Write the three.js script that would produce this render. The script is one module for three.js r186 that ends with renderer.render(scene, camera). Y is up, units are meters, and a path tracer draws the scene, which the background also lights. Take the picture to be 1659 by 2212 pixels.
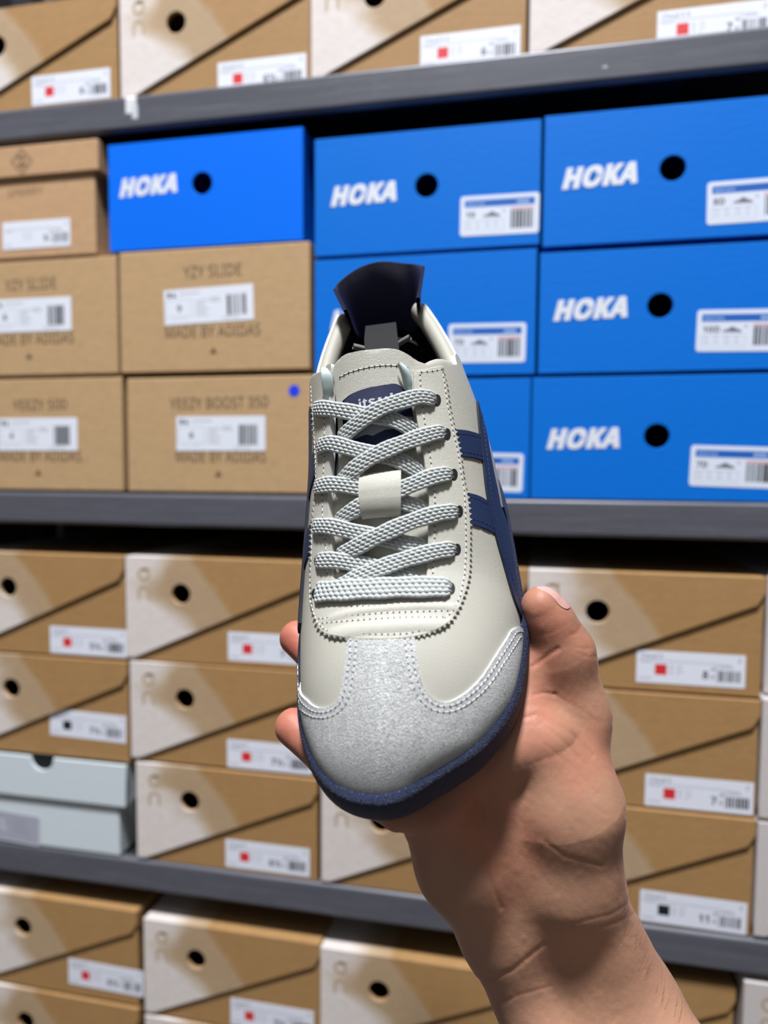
import * as THREE from 'three';
import { RoundedBoxGeometry } from 'three/addons/geometries/RoundedBoxGeometry.js';
import { mergeGeometries, mergeVertices } from 'three/addons/utils/BufferGeometryUtils.js';
import { FontLoader } from 'three/addons/loaders/FontLoader.js';
import { TextGeometry } from 'three/addons/geometries/TextGeometry.js';
import { RectAreaLightUniformsLib } from 'three/addons/lights/RectAreaLightUniformsLib.js';
import { MarchingCubes } from 'three/addons/objects/MarchingCubes.js';

// ------------------------------------------------------------------ camera, lights, exposure
const W = 1659, H = 2212, FOCAL = 1534;
const scene = new THREE.Scene();
scene.background = new THREE.Color(0x000000);
const camera = new THREE.PerspectiveCamera(2 * Math.atan(H / 2 / FOCAL) * 180 / Math.PI, W / H, 0.02, 30);
camera.rotation.set(-0.06334, 0.20539, 0.00579, 'YXZ');
camera.position.set(0, 1.3, 0.72);
camera.focus = 0.332;
camera.userData.fStop = 4.8;
camera.updateMatrixWorld(true);
scene.add(camera);
const renderer = new THREE.WebGLRenderer({ antialias: true });
renderer.toneMapping = THREE.LinearToneMapping;
renderer.toneMappingExposure = 1.94;
renderer.shadowMap.enabled = true;
RectAreaLightUniformsLib.init();
const ROOM_H = 4.7;
const LAMPS = [
  { at: [-0.08, 4.6, 1.4], size: [0.42, 0.42], power: 270 },
  { at: [0.4, 4.6, 2.7], size: [0.8, 0.8], power: 1 },
];
// ------------------------------------------------------------------ small helpers
let seed = 7;
const rnd = () => { seed = (seed * 1664525 + 1013904223) >>> 0; return seed / 4294967296; };
const clamp = (x, a, b) => Math.min(b, Math.max(a, x));
const lerp = (a, b, t) => a + (b - a) * t;
const smooth = (a, b, x) => { const t = clamp((x - a) / (b - a), 0, 1); return t * t * (3 - 2 * t); };
const used = new Map();
function numbered(n) { const k = used.get(n) ?? 0; used.set(n, k + 1); return k ? n + '_' + String(k).padStart(3, '0') : n; }
function tag(o, label, category, group) { o.userData.label = label; o.userData.category = category; if (group) o.userData.group = group; return o; }
function thing(name, label, category, pos = [0, 0, 0], group) {
  const o = new THREE.Group(); o.name = numbered(name); o.position.set(...pos); scene.add(o);
  return tag(o, label, category, group);
}
function mesh(name, geo, mat, parent = scene) {
  const m = new THREE.Mesh(geo, mat); m.name = parent === scene ? numbered(name) : name;
  m.castShadow = m.receiveShadow = true; parent.add(m); return m;
}
function structure(name, geo, mat) { const m = mesh(name, geo, mat); m.userData.kind = 'structure'; return m; }
function boxGeo(x0, x1, y0, y1, z0, z1, r = 0) {
  const g = r ? new RoundedBoxGeometry(x1 - x0, y1 - y0, z1 - z0, 2, r) : new THREE.BoxGeometry(x1 - x0, y1 - y0, z1 - z0);
  g.translate((x0 + x1) / 2, (y0 + y1) / 2, (z0 + z1) / 2);
  if (r) { // uv in metres, by the face the point lies on
    planarUV(g);
  } else planarUV(g);
  return g;
}
function planarUV(g, s = 1) {
  const p = g.attributes.position, n = g.attributes.normal, uv = new Float32Array(p.count * 2);
  for (let i = 0; i < p.count; i++) {
    const ax = Math.abs(n.getX(i)), ay = Math.abs(n.getY(i)), az = Math.abs(n.getZ(i));
    const [u, v] = az >= ax && az >= ay ? [p.getX(i), p.getY(i)] : ay >= ax ? [p.getX(i), p.getZ(i)] : [p.getZ(i), p.getY(i)];
    uv[2 * i] = u * s; uv[2 * i + 1] = v * s;
  }
  g.setAttribute('uv', new THREE.BufferAttribute(uv, 2));
  return g;
}
const merge = (list) => mergeGeometries(list.map((g) => { const q = g.index ? g.toNonIndexed() : g; for (const k of Object.keys(q.attributes)) if (!['position', 'normal', 'uv'].includes(k)) q.deleteAttribute(k); return q; }));
// periodic value noise
const hash = (x, y, s) => { let h = Math.imul(x, 374761393) ^ Math.imul(y, 668265263) ^ Math.imul(s + 11, 974711); h = Math.imul(h ^ (h >>> 13), 1274126177); return ((h ^ (h >>> 16)) >>> 0) / 4294967296; };
function vnoise(x, y, per, s = 0) {
  const xi = Math.floor(x), yi = Math.floor(y), fx = x - xi, fy = y - yi, m = (a) => ((a % per) + per) % per;
  const u = fx * fx * (3 - 2 * fx), v = fy * fy * (3 - 2 * fy);
  return lerp(lerp(hash(m(xi), m(yi), s), hash(m(xi + 1), m(yi), s), u), lerp(hash(m(xi), m(yi + 1), s), hash(m(xi + 1), m(yi + 1), s), u), v);
}
const fbm = (x, y, per, oct = 4, s = 0) => { let a = 0, w = 0.5, t = 0; for (let o = 0; o < oct; o++) { a += w * vnoise(x * 2 ** o, y * 2 ** o, per * 2 ** o, s + o); t += w; w *= 0.5; } return a / t; };
function worley(x, y, per, s = 0) {
  const xi = Math.floor(x), yi = Math.floor(y), m = (a) => ((a % per) + per) % per; let d1 = 9, d2 = 9;
  for (let j = -1; j <= 1; j++) for (let i = -1; i <= 1; i++) {
    const cx = xi + i + hash(m(xi + i), m(yi + j), s), cy = yi + j + hash(m(xi + i), m(yi + j), s + 5), d = Math.hypot(cx - x, cy - y);
    if (d < d1) { d2 = d1; d1 = d; } else if (d < d2) d2 = d;
  }
  return [d1, d2];
}
function dataTex(n, fn, srgb = false) {
  const d = new Uint8Array(n * n * 4);
  for (let y = 0; y < n; y++) for (let x = 0; x < n; x++) {
    const c = fn(x / n, y / n), o = (y * n + x) * 4;
    for (let k = 0; k < 3; k++) d[o + k] = clamp(Array.isArray(c) ? c[k] : c, 0, 1) * 255; d[o + 3] = 255;
  }
  const t = new THREE.DataTexture(d, n, n); t.wrapS = t.wrapT = THREE.RepeatWrapping; t.magFilter = THREE.LinearFilter; t.minFilter = THREE.LinearMipmapLinearFilter; t.generateMipmaps = true;
  if (srgb) t.colorSpace = THREE.SRGBColorSpace; t.needsUpdate = true; return t;
}
const rep = (t, s) => { const c = t.clone(); c.repeat.set(s, s); c.needsUpdate = true; return c; };
function canvasTex(w, h, draw) {
  const c = document.createElement('canvas'); c.width = w; c.height = h; draw(c.getContext('2d'), w, h);
  const t = new THREE.CanvasTexture(c); t.colorSpace = THREE.SRGBColorSpace; t.anisotropy = 8; return t;
}
const std = (o) => new THREE.MeshStandardMaterial(o), phys = (o) => new THREE.MeshPhysicalMaterial(o);
const srgb = (r, g, b) => new THREE.Color().setRGB(r / 255, g / 255, b / 255, THREE.SRGBColorSpace);

// ------------------------------------------------------------------ materials
const cardTone = dataTex(256, (u, v) => { const a = fbm(u * 6, v * 40, 40, 3, 3), b = fbm(u * 30, v * 30, 30, 3, 9); const k = 0.93 + 0.05 * a + 0.05 * b; return [k, k, k * 0.995]; }, true);
const cardBump = dataTex(256, (u, v) => 0.5 + 0.3 * (fbm(u * 10, v * 60, 60, 3, 1) - 0.5) + 0.3 * (fbm(u * 50, v * 50, 50, 2, 4) - 0.5));
const cardMaps = { map: rep(cardTone, 6), bumpMap: rep(cardBump, 8), bumpScale: 0.0004 };
const M = {
  tan: std({ color: srgb(168, 129, 80), roughness: 0.72, ...cardMaps }),
  kraft: std({ color: srgb(190, 156, 113), roughness: 0.75, ...cardMaps }),
  kraftPink: std({ color: srgb(193, 154, 114), roughness: 0.75, ...cardMaps }),
  blue: phys({ color: srgb(0, 110, 208), specularIntensity: 0.35, roughness: 0.6, bumpMap: rep(cardBump, 8), bumpScale: 0.0003 }),
  blueGloss: phys({ color: srgb(0, 112, 238), specularIntensity: 0.8, roughness: 0.34, bumpMap: rep(cardBump, 8), bumpScale: 0.0002 }),
  ice: std({ color: srgb(208, 217, 219), roughness: 0.7, bumpMap: rep(cardBump, 8), bumpScale: 0.0004 }),
  chalk: std({ color: srgb(204, 196, 192), roughness: 0.7, bumpMap: rep(cardBump, 8), bumpScale: 0.0004 }),
  white: std({ color: srgb(228, 229, 232), roughness: 0.6 }),
  ink: std({ color: srgb(92, 75, 54), roughness: 0.8 }),
  inkSoft: std({ color: srgb(137, 108, 79), roughness: 0.8 }),
  goldInk: std({ color: srgb(183, 161, 131), roughness: 0.7 }),
  hokaWhite: std({ color: srgb(224, 228, 234), roughness: 0.5 }),
  steel: std({ color: srgb(92, 93, 99), roughness: 0.42, metalness: 0.15, map: rep(dataTex(256, (u, v) => { const a = fbm(u * 5, v * 5, 5, 4, 21), b = fbm(u * 60, v * 12, 60, 2, 8); return 0.9 + 0.1 * a - 0.05 * (b > 0.72 ? 1 : 0); }, true), 3) }),
  dark: std({ color: srgb(26, 26, 30), roughness: 0.8 }),
  wall: std({ color: srgb(92, 91, 90), roughness: 0.9 }),
  floor: std({ color: srgb(84, 81, 78), roughness: 0.6 }),
};

// ------------------------------------------------------------------ the room
const Y0 = 1.3; // camera height; shelf measures below are taken from the camera's level
structure('floor', boxGeo(-2.2, 2.4, -0.1, 0, -0.6, 3.6), M.floor);
structure('ceiling', boxGeo(-2.2, 2.4, ROOM_H, ROOM_H + 0.1, -0.6, 3.6), M.wall);
structure('wall_back', boxGeo(-2.2, 2.4, 0, ROOM_H, -0.6, -0.5), M.wall);
structure('wall_front', boxGeo(-2.2, 2.4, 0, ROOM_H, 3.5, 3.6), M.wall);
structure('wall_left', boxGeo(-2.2, -2.1, 0, ROOM_H, -0.5, 3.5), M.wall);
structure('wall_right', boxGeo(2.3, 2.4, 0, ROOM_H, -0.5, 3.5), M.wall);
LAMPS.forEach((L, i) => {
  const t = thing('ceiling_light', i ? 'wide square ceiling light panel farther from the shelves' : 'small bright ceiling light panel above the shelf front', 'light', [L.at[0], ROOM_H, L.at[2]]);
  const [w, d] = L.size;
  mesh('housing', merge([boxGeo(-w / 2 - 0.015, w / 2 + 0.015, -0.05, 0, -d / 2 - 0.015, d / 2 + 0.015, 0.004)]), M.white, t);
  mesh('diffuser', boxGeo(-w / 2, w / 2, -0.058, -0.05, -d / 2, d / 2), std({ color: 0xffffff, emissive: 0xf6f8ff, emissiveIntensity: 2 }), t);
  const l = new THREE.RectAreaLight(0xf6f8ff, L.power, w, d);
  l.position.set(L.at[0], L.at[1], L.at[2]); l.lookAt(L.at[0], 0, L.at[2] - 0.001); scene.add(l); l.name = numbered('ceiling_light_glow');
});

// ------------------------------------------------------------------ shelving
function lipMap(k) {
  return canvasTex(1024, 64, (c, w, h) => {
    c.fillStyle = '#5a5b62'; c.fillRect(0, 0, w, h);
    for (let i = 0; i < 900; i++) { const a = rnd() * 0.05; c.fillStyle = rnd() < 0.5 ? `rgba(255,255,255,${a})` : `rgba(20,20,24,${a})`; c.fillRect(rnd() * w, rnd() * h, 4 + rnd() * 60, 1 + rnd() * 3); }
    for (const [x, y, ww, hh, col] of k) { c.fillStyle = col; c.fillRect(x * w, y * h, ww, hh); }
  });
}
function shelf(y, lip, chips, label) {
  const t = thing('metal_shelf', label, 'shelf', [0, Y0 + y, 0]);
  const x0 = -0.86, x1 = 0.62;
  const g = boxGeo(x0, x1, -lip, 0.0, -0.012, 0.0, 0.004), p = g.attributes.position, uv = g.attributes.uv;
  for (let i = 0; i < p.count; i++) uv.setXY(i, (p.getX(i) - x0) / (x1 - x0), (p.getY(i) + lip) / lip);
  mesh('lip', g, std({ map: lipMap(chips), roughness: 0.4, metalness: 0.1 }), t);
  mesh('deck', boxGeo(x0, x1, -0.006, -0.003, -0.45, -0.012), M.dark, t);
  mesh('under_rail', merge([boxGeo(x0, x1, -lip + 0.002, -0.006, -0.45, -0.438), boxGeo(x0 + 0.3, x0 + 0.34, -0.02, -0.006, -0.437, -0.014), boxGeo(0.1, 0.14, -0.02, -0.006, -0.437, -0.014)]), M.dark, t);
}
shelf(0.3985, 0.035, [[0.285, 0, 9, 34, '#e8e8ea'], [0.29, 0.3, 5, 26, '#d4d6d8'], [0.47, 0.1, 4, 40, '#606168'], [0.62, 0.6, 3, 3, '#cfcfd2']], 'grey metal shelf under the topmost row of cartons, white chip on its edge');
shelf(-0.0315, 0.036, [[0.5, 0.7, 20, 2, '#66676c']], 'grey metal shelf carrying the blue cartons');
shelf(-0.4555, 0.036, [[0.02, 0.4, 4, 5, '#2a2a2e'], [0.12, 0.5, 3, 3, '#2a2a2e']], 'grey metal shelf under the three-high tan cartons, behind the wrist');
shelf(-0.8835, 0.036, [], 'lowest grey metal shelf, below the bottom row of tan cartons');
for (const [x, z, w] of [[-0.905, -0.45, 'rear left'], [-0.905, -0.04, 'front left'], [0.625, -0.45, 'rear right'], [0.625, -0.04, 'front right']]) {
  const t = thing('shelf_post', `dark ${w} upright post of the shelving`, 'post', [x, 0, z]);
  mesh('upright', boxGeo(0, 0.04, 0, 2.2, 0, 0.04, 0.003), M.dark, t); mesh('foot', boxGeo(-0.004, 0.044, 0, 0.006, -0.004, 0.044), M.steel, t);
}
tag(mesh('rear_panel', boxGeo(-0.86, 0.62, 0.05, 2.2, -0.47, -0.455), M.dark), 'dark rear panel behind the shelves', 'panel');
tag(mesh('end_panel', boxGeo(-0.91, -0.906, 0.05, 2.2, -0.45, -0.045), M.dark), 'dark panel closing the left end of the shelves', 'panel');

// ------------------------------------------------------------------ cartons
const font = await new FontLoader().loadAsync('fonts/droid/droid_sans_bold.typeface.json');
const fontR = await new FontLoader().loadAsync('fonts/droid/droid_sans_regular.typeface.json');
// flat print as thin lettering: fitted into w x h, lower left corner at 0,0
function lettering(text, w, h, { f = fontR, bold = 0, shear = 0, d = 0.0002 } = {}) {
  const g = new TextGeometry(text, { font: f, size: 1, depth: 0.02, curveSegments: 4, bevelEnabled: bold > 0, bevelThickness: 0.001, bevelSize: bold, bevelSegments: 1 });
  g.computeBoundingBox(); const b = g.boundingBox;
  g.translate(-b.min.x, -b.min.y, -b.min.z); g.scale(w / (b.max.x - b.min.x), h / (b.max.y - b.min.y), d / 0.022);
  if (shear) { const p = g.attributes.position; for (let i = 0; i < p.count; i++) p.setX(i, p.getX(i) + p.getY(i) * shear); }
  return g;
}
function faceWithHoles(w, h, outline, holes, depth) {
  const s = new THREE.Shape(outline.map(([x, y]) => new THREE.Vector2(x, y)));
  for (const [x, y, r] of holes) { const p = new THREE.Path(); p.absarc(x, y, r, 0, Math.PI * 2, true); s.holes.push(p); }
  const g = new THREE.ExtrudeGeometry(s, { depth, bevelEnabled: true, bevelThickness: 0.0005, bevelSize: 0.0005, bevelSegments: 1, curveSegments: 20 });
  return g;
}
const T = 0.0022; // board thickness
// open-fronted carton body (floor, roof, back, sides), front plane at z = 0
const bodyGeos = (w, h, d) => [boxGeo(0, T, 0, h, -d, -T), boxGeo(w - T, w, 0, h, -d, -T), boxGeo(T, w - T, 0, T, -d, -T), boxGeo(T, w - T, h - T, h, -d, -T), boxGeo(T, w - T, T, h - T, -d, -d + T)];
function plate(name, tex, x, y, w, h, tilt, z, parent, opts = {}) {
  const s = new THREE.Shape(), r = opts.r ?? 0.0006;
  s.moveTo(r, 0); s.lineTo(w - r, 0); s.absarc(w - r, r, r, -Math.PI / 2, 0); s.lineTo(w, h - r); s.absarc(w - r, h - r, r, 0, Math.PI / 2); s.lineTo(r, h); s.absarc(r, h - r, r, Math.PI / 2, Math.PI); s.lineTo(0, r); s.absarc(r, r, r, Math.PI, Math.PI * 1.5);
  const g = new THREE.ExtrudeGeometry(s, { depth: 0.0002, bevelEnabled: false, curveSegments: 4 });
  const p = g.attributes.position, uv = g.attributes.uv; for (let i = 0; i < p.count; i++) uv.setXY(i, clamp(p.getX(i) / w, 0.002, 0.998), clamp(p.getY(i) / h, 0.002, 0.998));
  const m = mesh(name, g, std({ map: tex, roughness: 0.55 }), parent); m.position.set(x, y, z); m.rotation.z = tilt; return m;
}
const bars = (c, x, y, w, h, n, s = 1) => { let q = s * 977 + 13, px = x; c.fillStyle = '#1c1c20'; while (px < x + w) { q = (q * 1103515245 + 12345) & 0x7fffffff; const bw = (1 + (q >> 8) % 4) * n; c.fillRect(px, y, Math.min(bw, x + w - px), h); px += bw + (1 + (q >> 14) % 3) * n; } };
const tinyLines = (c, x, y, w, n, dy, col = '#8a8c92') => { c.fillStyle = col; for (let i = 0; i < n; i++) c.fillRect(x, y + i * dy, w * (0.6 + 0.4 * hash(i, n, Math.floor(x))), 3); };
function swatchLabel(title, size, col, s) {
  return canvasTex(400, 128, (c, w, h) => {
    c.fillStyle = '#e4e7ef'; c.fillRect(0, 0, w, h);
    c.fillStyle = '#55585f'; c.font = '24px sans-serif'; c.fillText(title, 16, 30); c.fillRect(6, 38, 300, 1.5);
    tinyLines(c, 16, 44, 60, 1, 8, '#9a9ca4');
    c.fillStyle = col; c.fillRect(70, 52, 44, 42);
    tinyLines(c, 126, 54, 14, 4, 10); c.fillRect(154, 50, 2, 46); tinyLines(c, 162, 54, 12, 3, 12);
    c.fillStyle = '#202126'; c.font = 'bold 42px sans-serif'; c.textAlign = 'right'; c.fillText(size, 268, 100); c.textAlign = 'left';
    c.font = '18px sans-serif'; c.fillText('M', 276, 66); c.fillText('W', 274, 98); c.fillRect(296, 44, 1.5, 70);
    tinyLines(c, 306, 42, 60, 2, 8); c.font = '22px sans-serif'; c.fillStyle = '#4a4c52'; c.fillText('2', 372, 30);
    bars(c, 304, 64, 80, 44, 2, s); tinyLines(c, 12, 108, 70, 1, 8);
  });
}
function hokaLabel(size, s) {
  return canvasTex(320, 168, (c, w, h) => {
    c.fillStyle = '#dce3ef'; c.fillRect(0, 0, w, h);
    c.fillStyle = '#1560b8'; c.fillRect(18, 18, w - 36, 30);
    c.fillStyle = '#cfe2f8'; c.font = 'bold 18px sans-serif'; c.fillText('HOKA', 230, 40); c.font = '15px sans-serif'; c.fillText('MENS RUN', 26, 39);
    c.fillStyle = '#3a3c42'; c.font = 'bold 36px sans-serif'; c.fillText(size, 22, 92);
    c.fillStyle = '#6d7078'; c.beginPath(); c.moveTo(92, 90); c.quadraticCurveTo(100, 80, 116, 78); c.quadraticCurveTo(130, 62, 140, 74); c.quadraticCurveTo(152, 80, 164, 84); c.lineTo(164, 92); c.closePath(); c.fill();
    c.font = '16px sans-serif'; c.fillText('®', 172, 74);
    c.strokeStyle = '#a7abb4'; c.lineWidth = 1.5; c.strokeRect(18, 104, 160, 46);
    for (let i = 0; i < 4; i++) { tinyLines(c, 24 + i * 38, 112, 26, 2, 18, '#84878f'); }
    c.fillStyle = '#d2484a'; c.fillRect(206, 60, 94, 5); bars(c, 208, 68, 90, 76, 2.2, s);
  });
}
function strapLabel(size, s) {
  return canvasTex(384, 144, (c, w, h) => {
    c.fillStyle = '#e4e8ef'; c.fillRect(0, 0, w, h);
    c.fillStyle = '#2c2e33'; c.fillRect(16, 12, 14, 20); c.beginPath(); c.moveTo(36, 32); c.lineTo(44, 10); c.lineTo(54, 32); c.fill();
    tinyLines(c, 68, 18, 110, 1, 8, '#6d7078');
    c.fillStyle = '#3c3e44'; c.font = 'bold 38px sans-serif'; c.textAlign = 'center'; c.fillText(size, 66, 92); c.textAlign = 'left';
    c.strokeStyle = '#9fa3ab'; c.lineWidth = 1.5; c.strokeRect(8, 44, 114, 68);
    tinyLines(c, 138, 50, 60, 6, 12, '#8d9098'); tinyLines(c, 200, 44, 50, 2, 11, '#6d7078');
    tinyLines(c, 36, 122, 14, 1, 8); tinyLines(c, 62, 120, 10, 1, 8); tinyLines(c, 84, 120, 10, 1, 8); tinyLines(c, 250, 128, 90, 1, 8);
    bars(c, 272, 36, 80, 84, 2.4, s);
  });
}
// the pale fade printed on the slanted lids
const lidPrint = [0, 1, 2].map((k) => canvasTex(512, 276, (c, w, h) => {
  c.fillStyle = '#a88150'; c.fillRect(0, 0, w, h);
  const img = c.getImageData(0, 0, w, h), d = img.data;
  for (let y = 0; y < h; y++) for (let x = 0; x < w; x++) {
    const u = x / w, v = y / h, n = fbm(u * 7 + k * 2.3, v * 4, 64, 3, 40 + k);
    const band = 0.36 + 0.42 * v + 0.05 * (n - 0.5), inner = 0.2 + 0.52 * v * v + 0.3 * (fbm(u * 3 + k, v * 3, 64, 3, 77 + k) - 0.5);
    const a = smooth(band + 0.03, band - 0.03, u), b = smooth(inner + 0.1, inner - 0.1, u + 0.06);
    const dot = 0.9 + 0.1 * (((x >> 1) + (y >> 1)) & 1), o = (y * w + x) * 4, mix = (p, q, t) => p + (q - p) * t, g = 0.96 + 0.06 * fbm(u * 30, v * 30, 30, 2, 5);
    const base = [168, 129, 80], mid = [191, 165, 133], pale = [226, 218, 212];
    for (let q = 0; q < 3; q++) d[o + q] = clamp(mix(mix(base[q], mid[q] * dot, a * 0.8), pale[q], b * 0.92) * g, 0, 255);
  }
  c.putImageData(img, 0, 0);
}));
const lidMats = lidPrint.map((t) => std({ map: t, roughness: 0.7, bumpMap: rep(cardBump, 3), bumpScale: 0.0004 }));
// ring with a tick over an arch, printed one above the other
function ringAndArch(h) {
  const w = h * 0.42, r = w / 2, t = h * 0.075, out = [];
  const ring = new THREE.Shape(); ring.absarc(r, h - r, r, 0, Math.PI * 2); const hole = new THREE.Path(); hole.absarc(r, h - r, r - t, 0, Math.PI * 2, true); ring.holes.push(hole);
  out.push(ring);
  const tick = new THREE.Shape([[r * 0.75, h], [w * 1.02, h], [w * 1.02, h - t], [r * 0.75, h - t]].map(([x, y]) => new THREE.Vector2(x, y))); out.push(tick);
  const arch = new THREE.Shape(), ah = h * 0.44;
  arch.moveTo(0, 0); arch.lineTo(0, ah - r); arch.absarc(r, ah - r, r, Math.PI, 0, true); arch.lineTo(w, 0); arch.lineTo(w - t, 0); arch.lineTo(w - t, ah - r); arch.absarc(r, ah - r, r - t, 0, Math.PI, false); arch.lineTo(t, 0); out.push(arch);
  return merge(out.map((s) => new THREE.ExtrudeGeometry(s, { depth: 0.0002, bevelEnabled: false, curveSegments: 14 })));
}
const ringArchGeo = ringAndArch(0.036);
function slantCarton({ x0, x1, y0, y1, z = 0, turn = 0, label, size, col = '#d82c2e', title = 'Cloud 5', print = 0, seedN = 1, labelAt = [0.116, 0.01], pale = false, tilt = 0, noLabel = false }) {
  const w = x1 - x0, h = y1 - y0, d = 0.33;
  const t = thing('shoe_carton', label, 'box', [x0, Y0 + y0, z - 0.003]); t.rotation.y = turn;
  const hole = [0.066 * w / 0.217, h * 0.665, 0.0118];
  const b = mesh('base', merge([...bodyGeos(w, h, d), planarUV(faceWithHoles(w, h, [[0, 0], [w, 0], [w, h - 0.001], [0, h - 0.001]], [hole], 0.0012).translate(0, 0, -0.0022))]), pale ? M.chalk : M.tan, t);
  // slanted lid: its own front panel, roof and side skirts
  const a = 0.008, e = h - 0.021, out = [[-0.0008, 0.003], [a, 0.003], [w - 0.006, e - 0.004], [w + 0.0008, e + 0.008], [w + 0.0008, h + 0.001], [-0.0008, h + 0.001]];
  const f = faceWithHoles(w, h, out, [hole], 0.0014), p = f.attributes.position, uv = f.attributes.uv;
  for (let i = 0; i < p.count; i++) uv.setXY(i, clamp(p.getX(i) / w, 0.002, 0.998), clamp(p.getY(i) / h, 0.002, 0.998));
  f.translate(0, 0, 0.0008);
  const roof = boxGeo(-0.0008, w + 0.0008, h, h + 0.0012, -d, 0.001), pr = roof.attributes.position, ur = roof.attributes.uv;
  for (let i = 0; i < pr.count; i++) ur.setXY(i, clamp(pr.getX(i) / w, 0.002, 0.998), 0.985);
  const sides = [boxGeo(-0.0012, -0.0002, 0.01, h, -d, 0), boxGeo(w + 0.0002, w + 0.0012, e, h, -d, 0)];
  for (const [k, s] of sides.entries()) { const us = s.attributes.uv; for (let i = 0; i < us.count; i++) us.setXY(i, k ? 0.99 : 0.01, 0.9); }
  mesh('lid', merge([f, roof, ...sides]), pale ? M.chalk : lidMats[print], t);
  const lg = mesh('logo', ringArchGeo, M.goldInk, t); lg.position.set(0.014, h - 0.047, 0.0027);
  if (!noLabel) { const [lx, ly] = labelAt; plate('label', swatchLabel(title, size, col, seedN), lx, ly, 0.099, 0.032, tilt, -0.0004, t); }
  return t;
}
const G1 = 'tan slant-lidded shoe cartons';
const wide = (o) => slantCarton(o);
// topmost row
wide({ x0: -0.672, x1: -0.457, y0: 0.3995, y1: 0.515, z: -0.0125, label: 'tan carton cut by the left edge in the topmost row', size: '6', title: 'Cloud X 4', labelAt: [0.107, 0.008], seedN: 1 });
wide({ x0: -0.45, x1: -0.235, y0: 0.3995, y1: 0.515, z: -0.0125, label: 'tan and pale printed carton second from left in the topmost row', size: '6½', title: 'Cloud X 4', labelAt: [0.112, -0.001], print: 1, seedN: 2 });
wide({ x0: -0.2315, x1: -0.0145, y0: 0.3995, y1: 0.515, z: -0.0125, label: 'tan and pale printed carton third from left in the topmost row', size: '6', title: 'Cloud X 4', labelAt: [0.113, 0.0015], print: 2, seedN: 3 });
wide({ x0: -0.0095, x1: 0.2075, y0: 0.3995, y1: 0.515, z: -0.0125, label: 'tan and pale printed carton at the right end of the topmost row', size: '7', title: 'Cloud X 4', labelAt: [0.117, -0.0015], print: 1, seedN: 4 });
// the three-high stacks under the middle shelf
wide({ x0: -0.667, x1: -0.4515, y0: -0.221, y1: -0.1045, label: 'tan carton topmost of the far left stack, above one with a black swatch', size: '5½', labelAt: [0.118, 0.0015], seedN: 5 });
wide({ x0: -0.667, x1: -0.4495, y0: -0.342, y1: -0.2255, label: 'tan carton with a black swatch on its label, above the pale grey carton', size: '7½', col: '#17181c', labelAt: [0.115, 0.024], print: 2, tilt: -0.02, seedN: 6 });
wide({ x0: -0.447, x1: -0.2285, y0: -0.22, y1: -0.1035, label: 'tan carton topmost of the stack beside the index fingertip', size: '7', labelAt: [0.121, 0.0055], print: 1, seedN: 7 });
wide({ x0: -0.4435, x1: -0.226, y0: -0.3365, y1: -0.2235, label: 'tan carton in the middle of the stack beside the lower fingertip', size: '7½', labelAt: [0.1155, 0.0005], print: 1, seedN: 8 });
wide({ x0: -0.438, x1: -0.2235, y0: -0.4545, y1: -0.341, label: 'tan carton standing on the shelf right of the pale grey carton', size: '6½', labelAt: [0.107, 0.003], print: 0, seedN: 9 });
wide({ x0: -0.2165, x1: -0.0035, y0: -0.4545, y1: -0.341, label: 'pale fronted tan carton under the shoe toe, partly behind the hand', size: '8', print: 2, seedN: 10 });
wide({ x0: -0.2165, x1: -0.0035, y0: -0.3365, y1: -0.2235, label: 'tan carton hidden behind the shoe in the middle of its stack', size: '9', seedN: 11 });
wide({ x0: -0.2165, x1: -0.0035, y0: -0.219, y1: -0.103, label: 'tan carton behind the shoe, a sliver of it left of the thumb', size: '9', seedN: 12 });
wide({ x0: -0.0005, x1: 0.216, y0: -0.2165, y1: -0.103, label: 'tan carton right behind the thumb tip, topmost of its stack', size: '8', labelAt: [0.104, 0.007], print: 2, seedN: 13 });
wide({ x0: -0.0005, x1: 0.2155, y0: -0.3345, y1: -0.221, label: 'tan carton right of the palm, middle of the right stack', size: '7', labelAt: [0.1155, 0.0015], print: 2, seedN: 14 });
wide({ x0: -0.0005, x1: 0.2155, y0: -0.4535, y1: -0.338, label: 'tan carton right of the wrist with a black swatch label, on the shelf', size: '11', col: '#17181c', labelAt: [0.1135, 0.0015], print: 0, tilt: -0.015, seedN: 15 });
wide({ x0: 0.2225, x1: 0.438, y0: -0.2165, y1: -0.103, z: -0.01, label: 'topmost pale carton of the stack cut by the right edge', size: '8', pale: true, noLabel: true });
wide({ x0: 0.2195, x1: 0.436, y0: -0.3355, y1: -0.219, label: 'middle pale carton of the stack cut by the right edge', size: '8', pale: true, noLabel: true });
wide({ x0: 0.2195, x1: 0.436, y0: -0.4535, y1: -0.339, label: 'lowest pale carton of the stack cut by the right edge', size: '8', pale: true, noLabel: true });
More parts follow.
